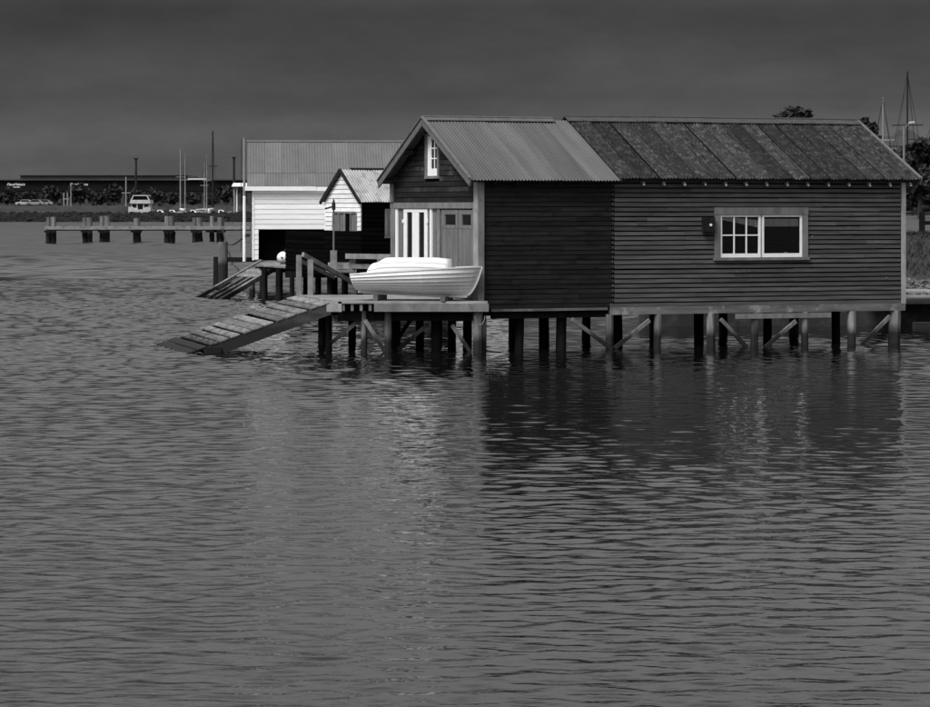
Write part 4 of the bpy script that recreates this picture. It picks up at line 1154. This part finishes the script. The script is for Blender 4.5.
# black screen wall in front of both white sheds
bw0 = Vector((wx(286, 92), 92.0, 0))
scr = thing('black_board_wall', 'low black boarded wall below the small white gable', 'wall', bw0, 0)
xe = wx(398, 84.5) - bw0.x; ye = 84.5 - 92
dirv = Vector((xe, ye, 0)); ln_ = dirv.length; az = math.atan2(ye, xe)
scr.rotation_euler = (0, 0, az)
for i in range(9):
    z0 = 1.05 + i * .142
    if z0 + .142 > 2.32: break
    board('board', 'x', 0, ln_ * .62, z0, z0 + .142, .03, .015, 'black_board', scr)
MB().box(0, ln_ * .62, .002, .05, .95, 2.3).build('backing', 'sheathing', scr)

# neighbouring jetty: landing, piles, bench rail, timbers
jt = thing('neighbour_jetty', 'dark plank jetty in front of the white sheds', 'jetty', (wx(300, 95), 95, 0))
def J(px, py, Y): return pt(px, py, Y) - Vector((wx(300, 95), 95, 0))
jx0, jx1 = wx(259, 100) - wx(300, 95), wx(400, 90) - wx(300, 95)
for i in range(26):
    y0 = 86 + i * .62 - 95; xl = jx0 + max(0, (98 - (y0 + 95)) * .36)
    MB().box(xl + rnd.random() * .06, jx1 + 1, y0, y0 + .6, 1.02, 1.08).build('plank', 'plank', jt)
MB().box(jx0 + 1.5, jx1, -4.0, -3.8, .80, 1.0).build('bearer', 'pile_dark', jt); MB().box(jx0, jx1, 3.2, 3.4, .8, 1.0).build('bearer', 'pile_dark', jt)
for px, Y, r in ((264, 94.6, .09), (278.5, 94.2, .10), (292, 93, .08), (318, 92, .1), (330, 90, .1), (345, 88.5, .1), (306, 99, .1), (335, 99, .1), (262, 100.5, .1), (360, 88, .1), (280, 101, .1)):
    p = J(px, 208, Y); q = MB(); q.tube((p.x, p.y, -1.0), (p.x, p.y, 1.02), r * 1.05, r, 9, .14, segs=4); q.build('pile', 'pile_dark', jt)
ben = thing('timber_rail', 'low double timber rail left of the upturned pram', 'rail', (wx(352, 84), 84, 1.08))
def B_(px, py, Y): return pt(px, py, Y) - Vector((wx(352, 84), 84, 1.08))
MB().beam(B_(346, 256.2, 84.1), B_(396, 256.8, 83.2), .08, .15).build('rail', 'rail', ben)
MB().beam(B_(344, 266, 84.3), B_(396, 267, 83.4), .08, .14).build('rail', 'rail', ben)
for px in (352.5, 380): 
    p = B_(px, 258, 84.15); MB().box(p.x - .09, p.x + .09, p.y - .02, p.y + .1, -.1, p.z).build('post', 'rail', ben)
st = thing('timber_stack', 'pale timbers stacked at the foot of the thin lantern pole', 'timber', (wx(336, 86), 86, 1.08))
for k in range(3): MB().box(-.3 + .03 * k, .62 - .05 * k, -.12, .12, k * .105, k * .105 + .095).build('timber', 'trim_pale', st)
lp = thing('lantern_pole', 'thin grey pole with a dark lantern before the small gable', 'lantern pole', (wx(333.7, 85.5), 85.5, 1.0))
b0 = lambda py: wz(py, 85.5) - 1.0
MB().box(-.10, .10, -.09, .09, -.05, b0(250.5)).build('base_block', 'rail', lp)
MB().tube((0, 0, b0(250.5)), (0, 0, b0(209)), .028, .024, 8).build('pole', 'rail', lp)
MB().box(-.055, .055, -.055, .055, b0(210), b0(203)).build('lantern', 'metal_dark', lp)
MB().tube((0, 0, b0(203)), (0, 0, b0(199)), .05, .01, 8).build('cap', 'metal_dark', lp)
MB().beam((0, 0, b0(206.5)), (-.27, 0, b0(209)), .04, .05).build('arm', 'metal_dark', lp)

# second slipway of the neighbouring jetty
s_bl, s_br = on_plane(198, 297.6, 0), on_plane(223, 299.2, 0)
s_tl, s_tr = on_plane(261.4, 261.3, 1.18), on_plane(287, 261.3, 1.18)
slp = thing('slipway', 'narrow dark slipway with two rails left of the white buoy', 'slipway', s_br)
def K(v): return Vector(v) - s_br
ext_ = lambda a, b: a + (a - b) * .10
MB().beam(K(ext_(s_bl, s_tl)), K(s_tl), .10, .12).build('rail', 'pile', slp)
MB().beam(K(ext_(s_br, s_tr)), K(s_tr), .11, .16).build('rail', 'pile', slp)
for f_ in (.33, .60):
    MB().beam(K(s_bl.lerp(s_br, f_) + Vector((0, 0, -.05))), K(s_tl.lerp(s_tr, f_) + Vector((0, 0, -.05))), .07, .08).build('runner', 'pile', slp)
for i in range(9):
    t0 = .58 + i * .048; a = s_bl.lerp(s_tl, t0); b = s_br.lerp(s_tr, t0); a1 = s_bl.lerp(s_tl, t0 + .04); b1 = s_br.lerp(s_tr, t0 + .04); up = Vector((0, 0, .02))
    MB().hexa([K(a) - up, K(b) - up, K(b1) - up, K(a1) - up, K(a) + up, K(b) + up, K(b1) + up, K(a1) + up]).build('plank', 'ramp_plank', slp)
for t0 in (.1, .3, .46):
    MB().beam(K(s_bl.lerp(s_tl, t0) - Vector((0, 0, .09))), K(s_br.lerp(s_tr, t0) - Vector((0, 0, .09))), .08, .08).build('cross_tie', 'pile_dark', slp)
for px, Y in ((252, 97.6), (264.5, 96.0), (279, 97.3)):
    p = K((wx(px, Y), Y, 0)); q = MB(); zt = .95 if px > 255 else .75
    q.tube((p.x, p.y, -1), (p.x, p.y, zt), .11, .10, 9, .12, segs=3); q.build('pile', 'pile_dark' if px > 255 else 'pile', slp)

# white buoy at the head of the slipway, pole leaning there
bp_ = on_plane(284, 264, 1.18)
bo = thing('mooring_buoy', 'white round buoy lying at the head of the slipway', 'buoy', bp_)
b = MB(); b.sm = True; n_, m_ = 16, 10; rb_ = .21
for j in range(m_ + 1):
    ph = math.pi * j / m_
    for i in range(n_): a = 6.2832 * i / n_; b.v.append((math.sin(ph) * math.cos(a) * rb_ * 1.15, math.sin(ph) * math.sin(a) * rb_, rb_ - math.cos(ph) * rb_))
for j in range(m_):
    for i in range(n_): b.f.append((j * n_ + i, j * n_ + (i + 1) % n_, (j + 1) * n_ + (i + 1) % n_, (j + 1) * n_ + i))
b.build('float', 'boat', bo)
MB().tube((.05, -.06, .40), (.05, -.06, .50), .05, .04, 8).build('eye', 'metal_dark', bo)
MB().tube((-.06, -.21, .22), (-.06, -.23, .22), .03, n=8).build('plug', 'metal_dark', bo)
hk = thing('boat_hook', 'thin dark pole leaning upright beside the white buoy', 'boat hook', (wx(288, 97.4), 97.4, 1.1))
MB().tube((0, 0, -.02), (wx(292, 97.4) - wx(288, 97.4), .1, wz(231, 97.4) - 1.1), .03, .012, 8).build('shaft', 'metal_dark', hk)
MB().tube((.0, 0, .0), (.03, .0, .5), .06, .05, 8).build('handle', 'metal_dark', hk)

# mooring pile with walkway, tall white pole
mo = thing('mooring_pile', 'thick grey pile with a beam reaching to the white shed', 'pile', (wx(223, 110), 110, 0))
q = MB(); q.tube((0, 0, -1), (0, 0, wz(242, 110)), .20, .19, 12, .06, segs=4); q.build('pile', 'far_pile', mo)
q = MB(); q.tube((-.25, .3, -1), (-.25, .3, wz(257, 110)), .17, .16, 10, .1, segs=3); q.build('pile', 'pile_dark', mo)
MB().box(.05, wx(256, 110) - wx(223, 110), -.1, .5, wz(262, 110), wz(257.5, 110)).build('walkway_beam', 'pile_dark', mo)
wp = thing('white_pole', 'tall white pole standing at the corner of the white shed', 'pole', (wx(244.3, 109.5), 109.5, wz(259, 109.5)))
hz = lambda py: wz(py, 109.5) - wz(259, 109.5)
MB().tube((0, 0, -.1), (0, 0, hz(196)), .062, .058, 10).build('lower_shaft', 'white', wp)
MB().tube((0, 0, hz(196) + .001), (0, 0, hz(138)), .056, .045, 10).build('upper_shaft', 'metal', wp)
MB().tube((-.13, 0, .3), (-.11, 0, hz(140)), .012, n=6).build('halyard', 'metal_dark', wp)
MB().box(-.16, .0, -.03, .03, hz(200), hz(198)).build('cleat', 'metal_dark', wp)
MB().box(.02, .22, -.04, .04, hz(237), hz(234)).build('bracket', 'metal_dark', wp)
# sagging mooring line from the pier to the pole
ml = MB(); A_ = pt(222, 228, 246); B2 = pt(246, 236.5, 109.4)
prev = None
for i in range(15):
    t_ = i / 14; p = A_.lerp(B2, t_); p.z -= 1.2 * math.sin(math.pi * t_) * (1 - .5 * t_)
    if prev is not None: ml.tube(prev, p, .04, n=5)
    prev = p
o = ml.build('mooring_line', 'rope'); tag(o, 'dark mooring line sagging from the old pier to the white pole', 'rope')

# ------------------------------------------------------------------ right-hand side: walkway, sea wall, post, trees, yachts, house
wk = thing('walkway', 'pale beam walkway running from the dark shed to the bank', 'walkway', (wx(905, 72), 72, 0))
x_a, x_b = LS * U.x + P0.x + .3 - wx(905, 72), 9.0
for i in range(3): MB().box(x_a, x_b, .30 * i, .30 * i + .28, wz(290.5, 72) - .05, wz(290.5, 72)).build('plank', 'trim_pale', wk)
MB().box(x_a, x_b, -.12, -.02, wz(297.5, 72), wz(294.8, 72)).build('rail', 'trim_pale', wk)
MB().box(x_a, x_b, .05, .25, wz(304, 72), wz(298, 72)).build('bearer', 'bearer', wk)
for k in range(5): MB().tube((x_a + .9 + k * 2.0, .4, -1), (x_a + .9 + k * 2.0, .4, wz(298, 72)), .11, .1, 9, .1, segs=3).build('pile', 'pile_dark', wk)
sw = MB().box(0, 26, 0, .6, -1.2, wz(304, 72.5)).build('sea_wall', 'concrete'); sw.location = (wx(640, 72.5), 72.6, 0); tag(sw, 'dark stained concrete sea wall behind the shed piles', 'wall')
cb = MB().box(-.02, .75, -.4, 0, -.6, wz(317, 75)); cb.box(.02, .71, -.43, -.402, wz(330, 75), wz(320, 75))
cb = cb.build('concrete_block', 'concrete'); cb.location = (wx(917, 71), 71.6, 0); tag(cb, 'dark concrete block at the waterline right of the shed', 'block')
Y = 106; o = thing('bollard_post', 'short dark timber post at the top of the grass bank', 'post', (wx(922, Y), Y, land_z(wx(922, Y), Y)))
MB().box(-.10, .10, -.1, .1, -.3, wz(212, Y) - o.location.z).build('post', 'pile_dark', o); MB().box(.1, .5, -.05, .05, wz(225, Y) - o.location.z, wz(221, Y) - o.location.z).build('rail', 'pile_dark', o)

def rt(label, px, top, Y, half, cb_, seed, n=1800, leaf=.28):
    return tree(label, px, top, land_z(wx(px, Y), Y) - .1, Y, half, cb_, n, leaf, seed, 'foliage_near', None, 34)
rt('leafy tree showing above the middle of the lichened roof', 795, 108, 190, 19, 140, 31, 1600, .34)
rt('dark treetop at the right end of the shed ridge', 866, 116, 230, 13, 150, 32, 1200, .36)
rt('large spreading dark tree right of the shed roof', 920, 137, 150, 29, 198, 33, 4200, .24)
rt('dark tree between the shed gable and the lamp post', 893, 152, 175, 17, 205, 34, 1800, .3)
rt('low dark tree behind the road at the right edge', 912, 172, 165, 17, 208, 35, 2000, .28)
rt('dark tree at the far right edge beside the road', 937, 165, 158, 16, 208, 36, 1600, .28)
# wooded hill behind
hb = MB(); q_ = random.Random(5)
for _ in range(5200):
    x = q_.uniform(-10, 190); y = q_.uniform(500, 640); z = land_z(x, y)
    if z < 6: continue
    for r_ in range(2):
        P = Vector((x + q_.gauss(0, 1), y, z + q_.random() * 2.6)); u = Vector((q_.gauss(0, 1), q_.gauss(0, 1), q_.gauss(0, 1))).normalized() * .9; w = u.cross(Vector((q_.gauss(0, 1), q_.gauss(0, 1), q_.gauss(0, 1)))).normalized() * .6
        hb.quadmesh([P - u, P + w, P + u, P - w], [(0, 1, 2, 3)])
o = hb.build('hillside_wood', 'foliage'); tag(o, 'distant dark wooded hillside behind the yachts', 'wood'); kind(o, 'stuff')

def house(px, py, Y, w, hgt, label):
    z = wz(py, Y); o = thing('house', label, 'house', (wx(px, Y), Y, z - hgt))
    MB().box(-w / 2, w / 2, 0, 6, -4, hgt).build('wall', 'house', o)
    MB().hexa([(-w / 2 - .3, -.3, hgt), (w / 2 + .3, -.3, hgt), (w / 2 + .3, 6.3, hgt), (-w / 2 - .3, 6.3, hgt), (-w / 2 + 1, 2.6, hgt + 1.6), (w / 2 - 1, 2.6, hgt + 1.6), (w / 2 - 1, 3.4, hgt + 1.6), (-w / 2 + 1, 3.4, hgt + 1.6)]).build('roof', 'far_roof', o)
    for x in (-w * .28, w * .28): MB().box(x - .5, x + .5, -.05, 0, .9, 2.1).build('window', 'far_dark', o)
house(908, 139, 470, 4.0, 3.0, 'pale house on the hillside right of the lamp post')
house(897, 146, 455, 5.5, 2.6, 'low pale house on the hillside left of the lamp post')

GY = 'yachts standing behind the dark shed'
def lz(px, Y): return land_z(wx(px, Y), Y)
yacht(880.5, 97, 200, 'yacht with the shorter pale mast behind the shed roof', 8.2, lz(880, 200) + .5, 'metal', 2.0, GY, rz=R(66))
yacht(905, 71, 185, 'yacht with the tall dark mast right of the roof', 10.0, lz(905, 185) + .5, 'metal_dark', 2.3, GY, rz=R(70))
yacht(940, 78, 180, 'yacht at the right edge with only its rigging in view', 9.0, lz(940, 180) + .5, 'metal', 2.2, GY, rz=R(58))
Y = 140; z0 = lz(904, Y); o = thing('street_lamp', 'street lamp with short arm and pale head beside the tall mast', 'street lamp', (wx(904, Y), Y, z0))
MB().tube((0, 0, -.2), (0, 0, wz(126, Y) - z0), .075, .055, 9).build('pole', 'rail', o)
MB().beam((0, 0, wz(127.5, Y) - z0), (wx(911, Y) - wx(904, Y), 0, wz(123, Y) - z0), .05, .05).build('arm', 'rail', o)
MB().hexa([(.22, -.12, wz(124, Y) - z0), (.52, -.12, wz(123, Y) - z0), (.52, .12, wz(123, Y) - z0), (.22, .12, wz(124, Y) - z0), (.24, -.1, wz(121.8, Y) - z0), (.5, -.1, wz(121.2, Y) - z0), (.5, .1, wz(121.2, Y) - z0), (.24, .1, wz(121.8, Y) - z0)]).build('lamp_head', 'house', o)
